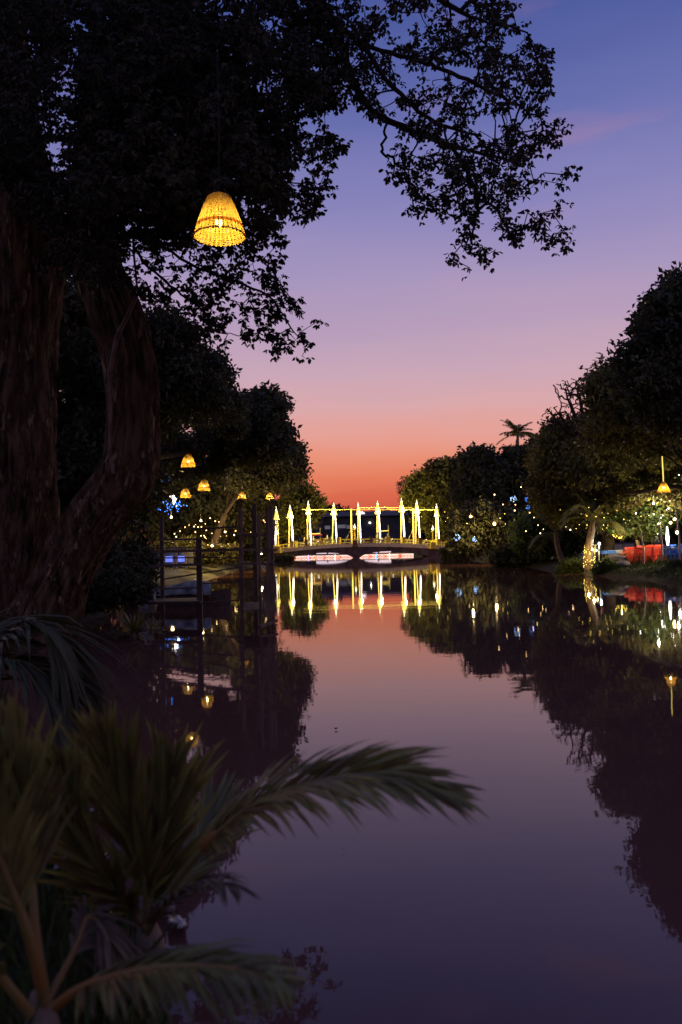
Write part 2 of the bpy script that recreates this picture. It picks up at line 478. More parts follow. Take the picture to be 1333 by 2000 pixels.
def twig_mesh(A, parent, nb, r_tip=0.006, expo=0.42, rmax=0.35, seg=4):
    n = len(A); cnt = np.zeros(n); ch = np.zeros(n, int)
    ok = parent >= 0
    np.add.at(ch, parent[ok], 1)
    cnt[ch == 0] = 1
    for i in range(n - 1, 0, -1):
        if parent[i] >= 0: cnt[parent[i]] += cnt[i]
    rad = np.minimum(rmax, r_tip * np.maximum(1, cnt) ** expo)
    idx = np.where(ok)[0]
    a = A[parent[idx]]; b = A[idx]; ra = np.minimum(rad[parent[idx]], rad[idx] * 1.5); rb = rad[idx]
    d = unit(b - a)
    u = np.cross(d, np.array([0.13, 0.31, 0.94])); u = unit(u); w = np.cross(d, u)
    a = a - d * ra[:, None] * 0.4
    V = []
    for base, r in ((a, ra), (b, rb)):
        for k in range(seg):
            an = 2 * math.pi * k / seg
            V.append(base + (u * math.cos(an) + w * math.sin(an)) * r[:, None])
    V = np.stack(V, 1).reshape(-1, 3)
    i = np.arange(len(idx))[:, None] * (2 * seg)
    Fc = np.concatenate([i + np.array([[k, (k + 1) % seg, seg + (k + 1) % seg, seg + k]]) for k in range(seg)], 1).reshape(-1, 4)
    return V, Fc, rad


def cluster_leaves(T, per, r, L, droop=0.5, flat=0.7):
    n = len(T) * per
    P = np.repeat(T, per, 0) + unit(RNG.normal(size=(n, 3))) * (RNG.uniform(0, 1, n) ** .5)[:, None] * np.array([r, r, r * flat])
    D = RNG.normal(size=(n, 3)); D[:, 2] -= droop * 1.6
    Ls = L * RNG.uniform(0.65, 1.25, n)
    return leaf_geo(P, D, Ls, Ls * RNG.uniform(0.42, 0.6, n))


# ------------------------------------------------------------------ setting: ground, river
YL = [-60, 0, 2.9, 4, 8, 12, 17, 30, 60, 114, 130, 150, 200, 400]
XL = [-2, 0.1, -0.62, -0.95, -3.3, -5.2, -6.1, -7.4, -8.2, -9.2, -10, -14, -60, -250]
YR = [-60, 0, 31, 43, 47, 60, 114, 125, 140, 150, 200, 400]
XR = [14, 14, 12.9, 12.6, 12.4, 12.8, 14.5, 14, 9, 2, -42, -220]


def ground_z(x, y):
    x = np.asarray(x, float); y = np.asarray(y, float)
    xl = np.interp(y, YL, XL) + 0.25 * np.sin(y * 0.9) * np.clip(y / 20, 0, 1); xr = np.interp(y, YR, XR) + 0.3 * np.sin(y * 0.7 + 1)
    t = np.maximum(xl - x, x - xr)
    up = 0.40 * (1 - np.exp(-np.maximum(t, 0) / 0.9)) + 0.5 * (1 - np.exp(-np.maximum(t, 0) / 12))
    dn = -1.2 * (1 - np.exp(np.minimum(t, 0) / 1.2))
    return np.where(t > 0, up, dn) + 0.03 * np.sin(x * 2.3 + y * 1.1) * np.cos(y * 1.9 - x * 0.7)


def gz(x, y):
    return float(ground_z(x, y))


def make_ground():
    xs = np.unique(np.concatenate([np.arange(-12, 3, 0.25), np.arange(-40, 40, 1.0), np.arange(10, 18, 0.25), np.arange(-600, 601, 60)]).round(3))
    ys = np.unique(np.concatenate([np.arange(-2, 22, 0.25), np.arange(22, 60, 0.5), np.arange(60, 160, 1.5), np.arange(-60, 0, 6), np.arange(160, 1000, 40)]).round(3))
    X, Y = np.meshgrid(xs, ys); Z = ground_z(X, Y)
    V = np.stack([X.ravel(), Y.ravel(), Z.ravel()], 1)
    nx, ny = len(xs), len(ys)
    i = (np.arange(ny - 1)[:, None] * nx + np.arange(nx - 1)[None, :]).ravel()[:, None]
    Fq = np.concatenate([i, i + 1, i + 1 + nx, i + nx], 1)
    tag(mesh_np('ground', V, Fq, M['soil'], smooth=True), kind='structure')


def make_river():
    m = bpy.data.materials.new('river_water'); m.use_nodes = True
    nt = m.node_tree; N = nt.nodes.new; L = nt.links.new
    b = nt.nodes['Principled BSDF']
    b.inputs['Base Color'].default_value = (0.118, 0.054, 0.040, 1)
    b.inputs['Roughness'].default_value = 0.02; b.inputs['IOR'].default_value = 1.333
    b.inputs['Specular IOR Level'].default_value = 0.5
    tc = N('ShaderNodeTexCoord')
    mp = N('ShaderNodeMapping'); mp.inputs['Scale'].default_value = (0.5, 1.0, 1); L(tc.outputs['Object'], mp.inputs[0])
    n1 = N('ShaderNodeTexNoise'); n1.inputs['Scale'].default_value = 1.1; n1.inputs['Detail'].default_value = 5; L(mp.outputs[0], n1.inputs['Vector'])
    bp = N('ShaderNodeBump'); bp.inputs['Strength'].default_value = 0.11; bp.inputs['Distance'].default_value = 0.020
    L(n1.outputs[0], bp.inputs['Height']); L(bp.outputs[0], b.inputs['Normal'])
    V = np.array([[-300, -60, 0], [300, -60, 0], [300, 420, 0], [-300, 420, 0]], float)
    tag(mesh_np('river', V, np.array([[0, 1, 2, 3]]), m), kind='structure')


make_ground(); make_river()


# ------------------------------------------------------------------ the big rain tree (two trunks, boughs over the river)
def bark_trunk(path, rads, seg=110, sub=16, ridge=0.10, seed=0, lobes=5):
    pts = [Vector(p) for p in path]; P = []; R = []
    n = len(pts)
    for i in range(n - 1):
        p0 = pts[max(i - 1, 0)]; p1 = pts[i]; p2 = pts[i + 1]; p3 = pts[min(i + 2, n - 1)]
        for k in range(sub):
            t = k / sub
            q = 0.5 * ((2 * p1) + (-p0 + p2) * t + (2 * p0 - 5 * p1 + 4 * p2 - p3) * t * t + (-p0 + 3 * p1 - 3 * p2 + p3) * t ** 3)
            P.append(q); R.append(rads[i] * (1 - t) + rads[i + 1] * t)
    P.append(pts[-1]); R.append(rads[-1])
    vs = []; prev = None; s = 0.0
    for i, p in enumerate(P):
        if i: s += (p - P[i - 1]).length
        t = (P[min(i + 1, len(P) - 1)] - P[max(i - 1, 0)]).normalized()
        u = t.cross(Vector((0, 1, 0))) if prev is None else prev - t * prev.dot(t)
        u.normalize(); prev = u; w = t.cross(u)
        for k in range(seg):
            a = 2 * math.pi * k / seg
            c, sn = math.cos(a), math.sin(a)
            rd = noise.noise(Vector((c * 3.2 + seed, sn * 3.2, s * 0.30)))
            fine = noise.noise(Vector((c * 9 + seed, sn * 9, s * 0.9)))
            big = noise.noise(Vector((c * 1.6 + seed * 3, sn * 1.6, s * 0.55)))
            lob = math.cos(a * lobes + seed + 0.5 * math.sin(s * 0.4)) * 0.5 + 0.5
            furrow = 0.5 - abs(noise.noise(Vector((c * 7.5 + seed * 2.3, sn * 7.5, s * 0.42)))) - 0.5 * abs(noise.noise(Vector((c * 16, sn * 16 + seed, s * 1.3))))
            r = R[i] * (1 + ridge * 0.9 * big + ridge * 1.25 * furrow + ridge * (1.1 * rd + 0.6 * abs(fine) - 0.2) + ridge * 0.9 * lob * max(0.15, 1 - s / 5))
            vs.append(p + (u * c + w * sn) * r)
    fs = [(i * seg + k, i * seg + (k + 1) % seg, (i + 1) * seg + (k + 1) % seg, (i + 1) * seg + k) for i in range(len(P) - 1) for k in range(seg)]
    mb = MB(); mb._add(vs, fs, True); return mb


def pxpath(*pts):
    return [tuple(at(*p)) for p in pts]


def big_rain_tree():
    root = empty('rain_tree', (-7.2, 17.0, 0.2), 'huge dark rain tree with two trunks on the left bank, its boughs over the river', 'tree')
    inv = Vector(root.location)

    def fix(o):
        o.parent = root; o.matrix_parent_inverse = Matrix.Translation(-inv); return o
    t1 = pxpath((-40, 1250, 17), (-8, 1160, 17), (20, 1010, 17), (20, 820, 16.9), (25, 620, 16.7), (25, 420, 16.3), (-10, 200, 16), (-40, -20, 15.6), (-60, -260, 15))
    fix(bark_trunk(t1, [1.25, 1.0, .86, .80, .80, .86, .75, .7, .6], ridge=.17, seed=1, lobes=3).build('trunk', M['bark']))
    t2 = pxpath((78, 1230, 15.6), (120, 1130, 15.5), (182, 1020, 15.3), (245, 930, 15.1), (260, 830, 15), (256, 710, 15), (226, 605, 15), (184, 500, 14.9), (172, 390, 14.7), (235, 180, 14.2), (420, -150, 13.4))
    fix(bark_trunk(t2, [.62, .47, .46, .47, .43, .43, .44, .40, .32, .28, .22], ridge=.18, seed=4, lobes=4).build('trunk', M['bark']))
    vine = pxpath((275, 560, 14.3), (262, 590, 14.2), (228, 660, 14.2), (214, 730, 14.2), (216, 800, 14.2), (214, 880, 14.3), (222, 925, 14.4))
    mb = MB(); mb.tube(vine, [.02, .03, .04, .035, .03, .03, .03], 6)
    v2 = pxpath((250, 540, 14.1), (268, 560, 14.2), (262, 500, 14.0), (258, 430, 13.9)); mb.tube(v2, .022, 5)
    fix(mb.build('vine', M['vine']))

    limbs = [  # px, py, distance ; limbs of the right bough come from trunk two, above the frame
        (pxpath((420, -150, 13.4), (500, -100, 13.3), (560, -40, 13.2), (610, 10, 13.1), (650, 45, 13), (672, 95, 13), (685, 150, 13), (715, 205, 13), (762, 237, 13.1), (830, 265, 13.3), (885, 287, 13.5), (945, 300, 13.7), (1010, 318, 13.9)), -1),
    ]
    l0 = 0
    limbs.append((pxpath((650, 45, 13), (720, 90, 12.7), (800, 112, 12.4), (850, 130, 12.2), (920, 160, 12), (1000, 200, 11.9)), 4))
    limbs.append((pxpath((705, 82, 12.75), (750, 150, 12.5), (800, 200, 12.4), (862, 243, 12.4), (930, 262, 12.5)), 14))
    limbs.append((pxpath((757, 235, 13.1), (750, 270, 13.1), (745, 297, 13.1), (768, 307, 13.1)), 8))
    limbs.append((pxpath((885, 287, 13.5), (915, 340, 13.6), (935, 395, 13.6), (925, 440, 13.6), (920, 490, 13.6)), 10))
    limbs.append((pxpath((560, -40, 13.2), (700, -60, 12.8), (820, -20, 12.5), (920, 30, 12.3)), 2))
    # left mass: limbs off trunk two and trunk one
    P_R = [(560, -140), (1000, -140), (985, 0), (1035, 50), (1085, 120), (1075, 190), (1107, 255), (1122, 320), (1100, 365), (1110, 485), (1062, 490),
           (1040, 440), (1000, 480), (918, 528), (872, 505), (905, 440), (850, 425), (775, 405), (762, 330), (770, 290), (740, 240), (640, 215), (585, 235), (540, 120)]
    tR = sample_crown(P_R, 1700, 12.9, 1.5, hole=0.48, hole_scale=42, seed=3)
    A, par, nb, tips, _ = grow(limbs, tR, sag=0.05)
    V, Fq, rad = twig_mesh(A, par, nb, 0.006, 0.43, 0.15, 5)
    fix(mesh_np('bough', V, Fq, M['twig'], smooth=True))
    lv = tuft_leaves(np.concatenate([tR, A[nb:][RNG.random(len(A) - nb) < 0.2]]), 2, 4, .17, .085)
    fix(mesh_np('crown', lv[0], lv[1], M['rain_leaf']))

    limbs = [(pxpath((175, 400, 14.7), (280, 330, 13.6), (370, 280, 12.5), (450, 250, 11.8), (530, 255, 11.6)), -1),
             (pxpath((222, 210, 14.3), (320, 160, 13.6), (430, 130, 13), (540, 150, 12.8)), -1),
             (pxpath((25, 420, 16.3), (60, 360, 15), (110, 350, 14), (170, 310, 13)), -1),
             (pxpath((-10, 200, 16), (60, 120, 14.5), (150, 80, 13), (240, 60, 12)), -1)]
    P_L = [(-80, -140), (600, -140), (650, 60), (665, 190), (575, 230), (600, 250), (682, 268), (655, 300), (640, 350), (622, 400), (560, 450), (540, 470), (470, 455), (420, 480),
           (330, 460), (255, 470), (225, 500), (200, 560), (160, 540), (130, 480), (100, 540), (60, 420), (20, 350), (-80, 300)]
    tL = sample_crown(P_L, 2600, 12.6, 3.4, hole=0.38, hole_scale=55, seed=5)
    core = sample_crown([(160, 60), (430, 20), (500, 200), (560, 300), (500, 390), (420, 430), (300, 430), (210, 440), (150, 300)], 1200, 12.3, 2.6, seed=6)
    tL = np.concatenate([tL, core])
    A, par, nb, tips, _ = grow(limbs, tL, sag=0.05)
    V, Fq, rad = twig_mesh(A, par, nb, 0.005, 0.40, 0.15, 4)
    fix(mesh_np('bough', V, Fq, M['twig'], smooth=True))
    lv = tuft_leaves(tL, 6, 6, .27, .085)
    fix(mesh_np('crown', lv[0], lv[1], M['rain_leaf']))

    # the thin hanging fringe under the lantern
    limbs = [(pxpath((300, 470, 13.4), (380, 520, 13.4), (450, 545, 13.5), (520, 575, 13.5), (560, 625, 13.5), (590, 665, 13.5)), -1),
             (pxpath((260, 480, 13.9), (300, 530, 13.8), (350, 570, 13.7), (400, 610, 13.7), (430, 650, 13.7)), -1),
             (pxpath((450, 460, 13.2), (500, 500, 13.3), (540, 540, 13.4), (575, 600, 13.4)), -1)]
    P_F = [(210, 470), (300, 460), (480, 450), (560, 470), (548, 560), (592, 598), (622, 628), (616, 692), (586, 702), (528, 692), (520, 650), (482, 672),
           (432, 680), (380, 640), (330, 600), (270, 575), (225, 545)]
    tF = sample_crown(P_F, 430, 13.5, 0.9, hole=0.43, hole_scale=40, seed=9)
    A, par, nb, tips, _ = grow(limbs, tF, sag=0.02)
    V, Fq, rad = twig_mesh(A, par, nb, 0.005, 0.40, 0.05, 4)
    fix(mesh_np('bough', V, Fq, M['twig'], smooth=True))
    lv = tuft_leaves(tF, 2, 5, .15, .088)
    fix(mesh_np('crown', lv[0], lv[1], M['rain_leaf']))


big_rain_tree()


# ------------------------------------------------------------------ trees along the river
def tree(name, poly, D, thick, n, per, L, r, base, rad, label, m, hole=0.12, hs=45, seed=0, group=None, bare=False, round_px=90, bark='bark_far', dmap=None, limbs_to=None):
    bx, by = base; bz = gz(bx, by) - 0.15
    root = empty(name, (bx, by, bz), label, 'tree', group)
    off = Vector((bx, by, bz))

    def fix(o):
        o.parent = root; o.matrix_parent_inverse = Matrix.Translation(-off); return o
    if per:
        CC = sample_crown(poly, n // 8, D, thick, hole, hs, round_px, seed, dmap, inset=r * 0.75 * F / D)
        g8 = np.random.default_rng(seed + 9); m8 = len(CC) * 8
        T = np.repeat(CC, 8, 0) + unit(g8.normal(size=(m8, 3))) * (g8.uniform(0, 1, m8) ** .45)[:, None] * r * 1.25 * np.array([1, 1, .7])
    else:
        T = sample_crown(poly, n, D, thick, hole, hs, round_px, seed, dmap)
    c = T.mean(0); top = T[:, 2].max()
    fork = Vector((bx * 0.75 + c[0] * 0.25, by * 0.75 + c[1] * 0.25, bz + max(1.2, (c[2] - bz) * 0.55)))
    mid = Vector((bx, by, bz)).lerp(fork, 0.5) + Vector((random.uniform(-.3, .3), random.uniform(-.3, .3), 0))
    mb = bark_trunk([(bx, by, bz), mid, fork], [rad * 1.25, rad * 0.9, rad * 0.7], seg=14, sub=6, ridge=.1, seed=seed)
    fix(mb.build('trunk', M[bark]))
    g = np.random.default_rng(seed + 50)
    paths = []
    for k in range(7):
        q = T[g.integers(len(T))]
        f = np.array(fork)
        paths.append(([f, f + (q - f) * 0.3 + g.normal(size=3) * 0.25 + np.array([0, 0, .3]), f + (q - f) * 0.6 + np.array([0, 0, .2]), q]
                      , -1))
    A, par, nb, tips, _ = grow(paths, T, step=1.0, sag=0.06)
    V, Fq, _r = twig_mesh(A, par, nb, 0.012 if not bare else 0.026, 0.42, rad * 0.6, 4)
    fix(mesh_np('bough', V, Fq, M['twig'] if not bare else M['bark_far'], smooth=True))
    if per:
        lv = cluster_leaves(T, per, r, L, 0.35, 0.8)
        fix(mesh_np('crown', lv[0], lv[1], M[m]))
    return root


GL = 'trees on the left bank'; GR = 'trees on the right bank'; GF = 'trees around the bridge'
# left bank
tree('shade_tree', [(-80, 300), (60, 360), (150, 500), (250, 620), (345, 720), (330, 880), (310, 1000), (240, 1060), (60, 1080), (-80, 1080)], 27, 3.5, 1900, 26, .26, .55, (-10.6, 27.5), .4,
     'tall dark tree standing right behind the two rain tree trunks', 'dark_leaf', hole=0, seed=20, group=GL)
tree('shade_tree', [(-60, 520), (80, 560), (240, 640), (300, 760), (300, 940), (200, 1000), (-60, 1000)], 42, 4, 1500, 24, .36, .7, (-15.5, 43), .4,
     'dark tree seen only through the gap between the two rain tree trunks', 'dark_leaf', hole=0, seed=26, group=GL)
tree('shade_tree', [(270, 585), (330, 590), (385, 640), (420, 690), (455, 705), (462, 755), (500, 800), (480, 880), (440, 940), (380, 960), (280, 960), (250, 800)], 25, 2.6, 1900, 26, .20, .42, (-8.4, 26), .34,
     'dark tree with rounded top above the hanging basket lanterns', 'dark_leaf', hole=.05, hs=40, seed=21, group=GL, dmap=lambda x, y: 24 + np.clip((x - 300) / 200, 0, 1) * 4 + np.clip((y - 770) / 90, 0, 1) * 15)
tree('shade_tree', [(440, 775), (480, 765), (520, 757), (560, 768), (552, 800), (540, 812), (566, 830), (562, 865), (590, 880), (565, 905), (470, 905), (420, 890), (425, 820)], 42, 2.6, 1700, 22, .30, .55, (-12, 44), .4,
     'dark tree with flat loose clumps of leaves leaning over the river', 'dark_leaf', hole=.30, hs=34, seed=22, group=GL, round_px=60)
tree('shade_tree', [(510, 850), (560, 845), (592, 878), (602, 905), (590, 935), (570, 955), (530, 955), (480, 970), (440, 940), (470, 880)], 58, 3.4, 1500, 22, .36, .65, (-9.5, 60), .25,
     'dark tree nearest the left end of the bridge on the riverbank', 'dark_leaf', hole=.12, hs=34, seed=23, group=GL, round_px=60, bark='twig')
tree('shade_tree', [(300, 930), (420, 900), (520, 930), (528, 990), (522, 1050), (430, 1062), (300, 1066)], 72, 4, 1700, 20, .5, .9, (-15, 74), .45,
     'olive lamplit tree behind the wooden jetty', 'olive_leaf', hole=.08, hs=40, seed=24, group=GL)
tree('shade_tree', [(545, 960), (590, 935), (630, 950), (640, 985), (620, 1010), (600, 1050), (545, 1050)], 123.5, 2.5, 700, 18, .6, 1.0, (-9.5, 130), .35,
     'small pale green tree behind the left end of the bridge', 'olive_leaf', hole=.12, hs=20, seed=25, group=GF, round_px=40)
# right bank
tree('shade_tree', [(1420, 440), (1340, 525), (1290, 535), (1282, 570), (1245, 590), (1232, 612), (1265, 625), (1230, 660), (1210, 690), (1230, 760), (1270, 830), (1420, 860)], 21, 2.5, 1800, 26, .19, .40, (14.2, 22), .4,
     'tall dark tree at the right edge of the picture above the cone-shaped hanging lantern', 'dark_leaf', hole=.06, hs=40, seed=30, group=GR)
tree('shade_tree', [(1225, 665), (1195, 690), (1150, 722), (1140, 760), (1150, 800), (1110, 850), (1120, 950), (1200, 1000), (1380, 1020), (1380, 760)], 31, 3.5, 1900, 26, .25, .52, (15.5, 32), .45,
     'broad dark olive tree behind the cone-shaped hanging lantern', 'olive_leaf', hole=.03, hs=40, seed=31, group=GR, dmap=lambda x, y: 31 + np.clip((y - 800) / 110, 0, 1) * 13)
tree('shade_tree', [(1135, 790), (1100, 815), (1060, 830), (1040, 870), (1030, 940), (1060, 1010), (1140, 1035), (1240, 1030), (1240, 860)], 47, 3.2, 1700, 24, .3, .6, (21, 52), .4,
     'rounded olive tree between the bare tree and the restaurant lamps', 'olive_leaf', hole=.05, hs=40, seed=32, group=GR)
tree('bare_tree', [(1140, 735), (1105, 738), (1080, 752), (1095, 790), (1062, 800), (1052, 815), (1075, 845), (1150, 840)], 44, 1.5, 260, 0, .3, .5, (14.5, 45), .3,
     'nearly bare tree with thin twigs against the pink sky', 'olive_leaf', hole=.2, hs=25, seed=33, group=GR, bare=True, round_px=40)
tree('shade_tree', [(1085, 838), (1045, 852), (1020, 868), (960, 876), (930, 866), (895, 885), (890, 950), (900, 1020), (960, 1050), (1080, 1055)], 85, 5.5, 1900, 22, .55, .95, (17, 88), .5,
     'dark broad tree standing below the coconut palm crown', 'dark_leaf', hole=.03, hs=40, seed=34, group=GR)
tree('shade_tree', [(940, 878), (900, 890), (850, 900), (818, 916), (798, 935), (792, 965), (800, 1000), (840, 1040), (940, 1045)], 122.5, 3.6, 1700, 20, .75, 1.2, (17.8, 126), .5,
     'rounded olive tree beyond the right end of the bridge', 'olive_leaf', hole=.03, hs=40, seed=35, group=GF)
tree('bare_tree', [(800, 908), (782, 920), (775, 950), (776, 985), (800, 990)], 140, 2, 120, 3, .4, .5, (12.5, 142), .3,
     'thin reddish twiggy tree left of the rounded tree beyond the bridge', 'dead_leaf', hole=.2, hs=15, seed=36, group=GF, bare=True, round_px=20)
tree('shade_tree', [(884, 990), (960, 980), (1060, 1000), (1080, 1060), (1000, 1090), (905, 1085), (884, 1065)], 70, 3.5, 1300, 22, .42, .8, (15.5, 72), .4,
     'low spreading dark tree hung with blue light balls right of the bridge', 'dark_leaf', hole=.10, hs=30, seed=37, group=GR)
tree('shade_tree', [(1000, 1000), (1100, 1000), (1150, 1040), (1120, 1085), (1020, 1085)], 56, 2.5, 900, 22, .35, .7, (15.5, 57), .3,
     'low green tree beside the glowing palm trunk', 'green_leaf', hole=.10, hs=30, seed=38, group=GR)


# far wood closing the river behind the bridge
def bank_wood(poly, D, n, lab, seed):
    T = sample_crown(poly, n, D, 7, seed=seed)
    lv = cluster_leaves(T, 14, .9, .9, 0.3, 0.8)
    tag(mesh_np('bank_wood', lv[0], lv[1], M['dark_leaf']), lab, 'wood', kind='stuff')


bank_wood([(-200, 760), (200, 830), (380, 930), (470, 970), (500, 1000), (500, 1076), (-200, 1094)], 105, 2600, 'dark wood behind the trees of the left bank', 61)
bank_wood([(840, 960), (1000, 900), (1200, 820), (1500, 780), (1500, 1066), (840, 1076)], 125, 2600, 'dark wood behind the trees of the right bank', 62)


def far_wood():
    T = []
    for (poly, D) in (([(380, 985), (600, 975), (700, 1000), (780, 1000), (860, 970), (1000, 960), (1000, 1062), (380, 1064)], 230),):
        T.append(sample_crown(poly, 2600, D, 10, seed=60))
    T = np.concatenate(T)
    lv = cluster_leaves(T, 12, 1.6, 1.1, 0.3, 0.8)
    tag(mesh_np('far_wood', lv[0], lv[1], M['dark_leaf']), 'dark far wood closing the river behind the bridge', 'wood', kind='stuff')


far_wood()


# ------------------------------------------------------------------ palms
def frond_mesh(name, pts, leaf_len, n=46, width=0.03, start=0.15, angle=42, droop=0.35, rr=0.014, up=(0, 0, 1), seed=0, m='palm_leaf', rm='palm_rachis', tuck=0.0, parent=None, off=None, sides=(-1, 1), husk=None):
    """one pinnate palm leaf: a tapering rachis with two rows of folded, drooping leaflets"""
    g = np.random.default_rng(seed)
    C = catmull(pts, 60); seg = np.linalg.norm(np.diff(C, axis=0), axis=1); s = np.concatenate([[0], np.cumsum(seg)]); s /= s[-1]
    mb = MB()
    mb.tube([tuple(p) for p in C[::3]], [rr * (1.15 - t) + 0.0015 for t in s[::3]], 6)
    nv = len(mb.f)
    n = int(n * 1.6); width *= .78
    for t in np.linspace(start, 0.995, n):
        p = np.array([np.interp(t, s, C[:, k]) for k in range(3)])
        p2 = np.array([np.interp(min(1, t + 0.02), s, C[:, k]) for k in range(3)]); p1 = np.array([np.interp(max(0, t - 0.02), s, C[:, k]) for k in range(3)])
        tan = (p2 - p1) / max(1e-9, np.linalg.norm(p2 - p1))
        side = np.cross(tan, np.array(up)); side /= max(1e-6, np.linalg.norm(side))
        nrm = np.cross(side, tan)
        prof = (0.45 + 0.55 * math.sin(math.pi * min(1, (t - start) / (1 - start) * 0.85 + 0.12))) * (1 if t < .9 else 0.85)
        for sg in sides:
            a = math.radians((angle * (1.15 - 0.65 * t)) + g.normal() * 7)
            d = tan * math.cos(a) + side * sg * math.sin(a) + nrm * (0.12 - tuck + g.normal() * .05)
            d /= np.linalg.norm(d)
            L = leaf_len * prof * g.uniform(0.68, 1.14); W = width * g.uniform(0.8, 1.15)
            pr = p; q = []
            for k in range(4):
                f = (0.0, 0.35, 0.72, 1.0)[k]
                pos = p + d * L * f + np.array([0, 0, -1]) * droop * L * f * f
                wv = np.cross(d, nrm); wv /= max(1e-6, np.linalg.norm(wv))
                w = W * (0.5, 1.0, 0.62, 0.0)[k] * 0.5
                q.append((pos - wv * w + nrm * w * .35, pos, pos + wv * w + nrm * w * .35))
            vs = [q[0][0], q[0][1], q[0][2], q[1][0], q[1][1], q[1][2], q[2][0], q[2][1], q[2][2], q[3][1]]
            mb._add(vs, [(0, 1, 4, 3), (1, 2, 5, 4), (3, 4, 7, 6), (4, 5, 8, 7), (6, 7, 9), (7, 8, 9)], False)
    if husk is not None:
        a_, b_ = husk
        h = MB(); q = [np.array([np.interp(t, s, C[:, k]) for k in range(3)]) for t in np.linspace(a_, b_, 8)]
        h.tube([tuple(v) for v in q], [rr * v for v in (.9, 1.6, 2.0, 2.1, 1.9, 1.7, 1.3, .8)], 8)
    o = mb.build(name, [M[m], M[rm]], None)
    mi = np.zeros(len(mb.f), dtype=np.int32); mi[:nv] = 1
    o.data.polygons.foreach_set('material_index', mi)
    if husk is not None: h.build('husk', M['petiole'], o)
    if parent is not None:
        o.parent = parent; o.matrix_parent_inverse = Matrix.Translation(-Vector(parent.location))
    return o


def coconut_palm(base, top, nf, flen, label, group, seed, trunk_r=0.16, leaf=0.55, bark='fruit_palm_bark', width=0.05, n=30, upright=False):
    root = empty('coconut_palm', base, label, 'palm', group)
    b = Vector(base); t = Vector(top)
    mid = b.lerp(t, 0.5) + Vector((random.uniform(-.15, .15), 0, 0))
    mb = MB(); mb.tube(catmull([b, mid, t], 14).tolist(), [trunk_r * (1.25 - 0.5 * k / 13) * (1 + 0.06 * (k % 2)) for k in range(14)], 10)
    o = mb.build('trunk', M[bark], root); o.matrix_parent_inverse = Matrix.Translation(-b)
    g = np.random.default_rng(seed)
    for k in range(nf):
        az = 2 * math.pi * (k / nf) + g.normal() * .2; el = g.uniform(-0.25, 1.15) if not upright else g.uniform(-.35, 1.45)
        d = Vector((math.cos(az) * math.cos(el), math.sin(az) * math.cos(el), math.sin(el)))
        L = flen * g.uniform(.8, 1.1)
        p = [t, t + d * L * .35 + Vector((0, 0, L * .04)), t + d * L * .7 - Vector((0, 0, L * (.08 if not upright else .02))), t + d * L * .95 - Vector((0, 0, L * ((.34 if el < .8 else .2) if not upright else .12)))]
        frond_mesh('frond', p, leaf, n, width, .12, 50, .5, .025, seed=seed * 31 + k, parent=root)
    return root


pt = at(1011, 846, 100)
coconut_palm((pt.x + .3, 100.5, gz(pt.x, 100) - .1), tuple(pt), 20, 2.7, 'tall coconut palm standing out against the orange sky', None, 3, .2, .75, width=.12, n=22, upright=True)
pt = at(1160, 1018, 43)
pb = at(1151, 1112, 43)
coconut_palm((pb.x, 43, gz(pb.x, 43) - .1), tuple(pt), 16, 2.3, 'short palm with its trunk wrapped in golden lights', 'palms by the restaurant', 4, .2, .5, width=.06, n=26)
pt = at(1262, 975, 47)
coconut_palm((pt.x + 1.2, 48, gz(pt.x, 48) - .1), tuple(pt), 12, 2.2, 'green palm behind the cone-shaped hanging lantern', 'palms by the restaurant', 5, .15, .5, width=.06, n=26)
pt = at(1085, 1040, 52)
coconut_palm((pt.x + .6, 52.6, gz(pt.x, 52) - .1), tuple(pt), 11, 2.2, 'dark low palm left of the golden palm trunk', 'palms by the restaurant', 6, .16, .5, width=.06, n=24)

# leaning pale trunk among the red chairs, with a small crown
tree('shade_tree', [(1185, 985), (1290, 975), (1330, 1010), (1290, 1045), (1215, 1052), (1180, 1030)], 44, 1.6, 420, 20, .24, .5, tuple(at(1244, 1100, 44))[:2], .13,
     'pale leaning trunk tree growing among the red chairs', 'green_leaf', hole=.12, hs=26, seed=41, group=GR, bark='bark_pale', round_px=40)


# ------------------------------------------------------------------ the bridge
BD = 114.0; PX = F / BD


def bx(px): return at(px, 1066, BD).x


def deck_z(x):     # top of the cambered deck
    c = bx(695); u = (x - c) / (bx(880) - c if x > c else c - bx(530))
    return at(695, 1064.5, BD).z - 0.72 * u * u


def soffit_z(x):
    a0, a1, b0, b1 = bx(552), bx(691), bx(701), bx(838)
    crown = deck_z(x) - 0.88
    if a0 < x < a1:
        u = (x - a0) / (a1 - a0) * 2 - 1
    elif b0 < x < b1:
        u = (x - b0) / (b1 - b0) * 2 - 1
    else:
        return -0.6
    return -0.15 + (crown + 0.15) * math.sqrt(max(0, 1 - u * u))


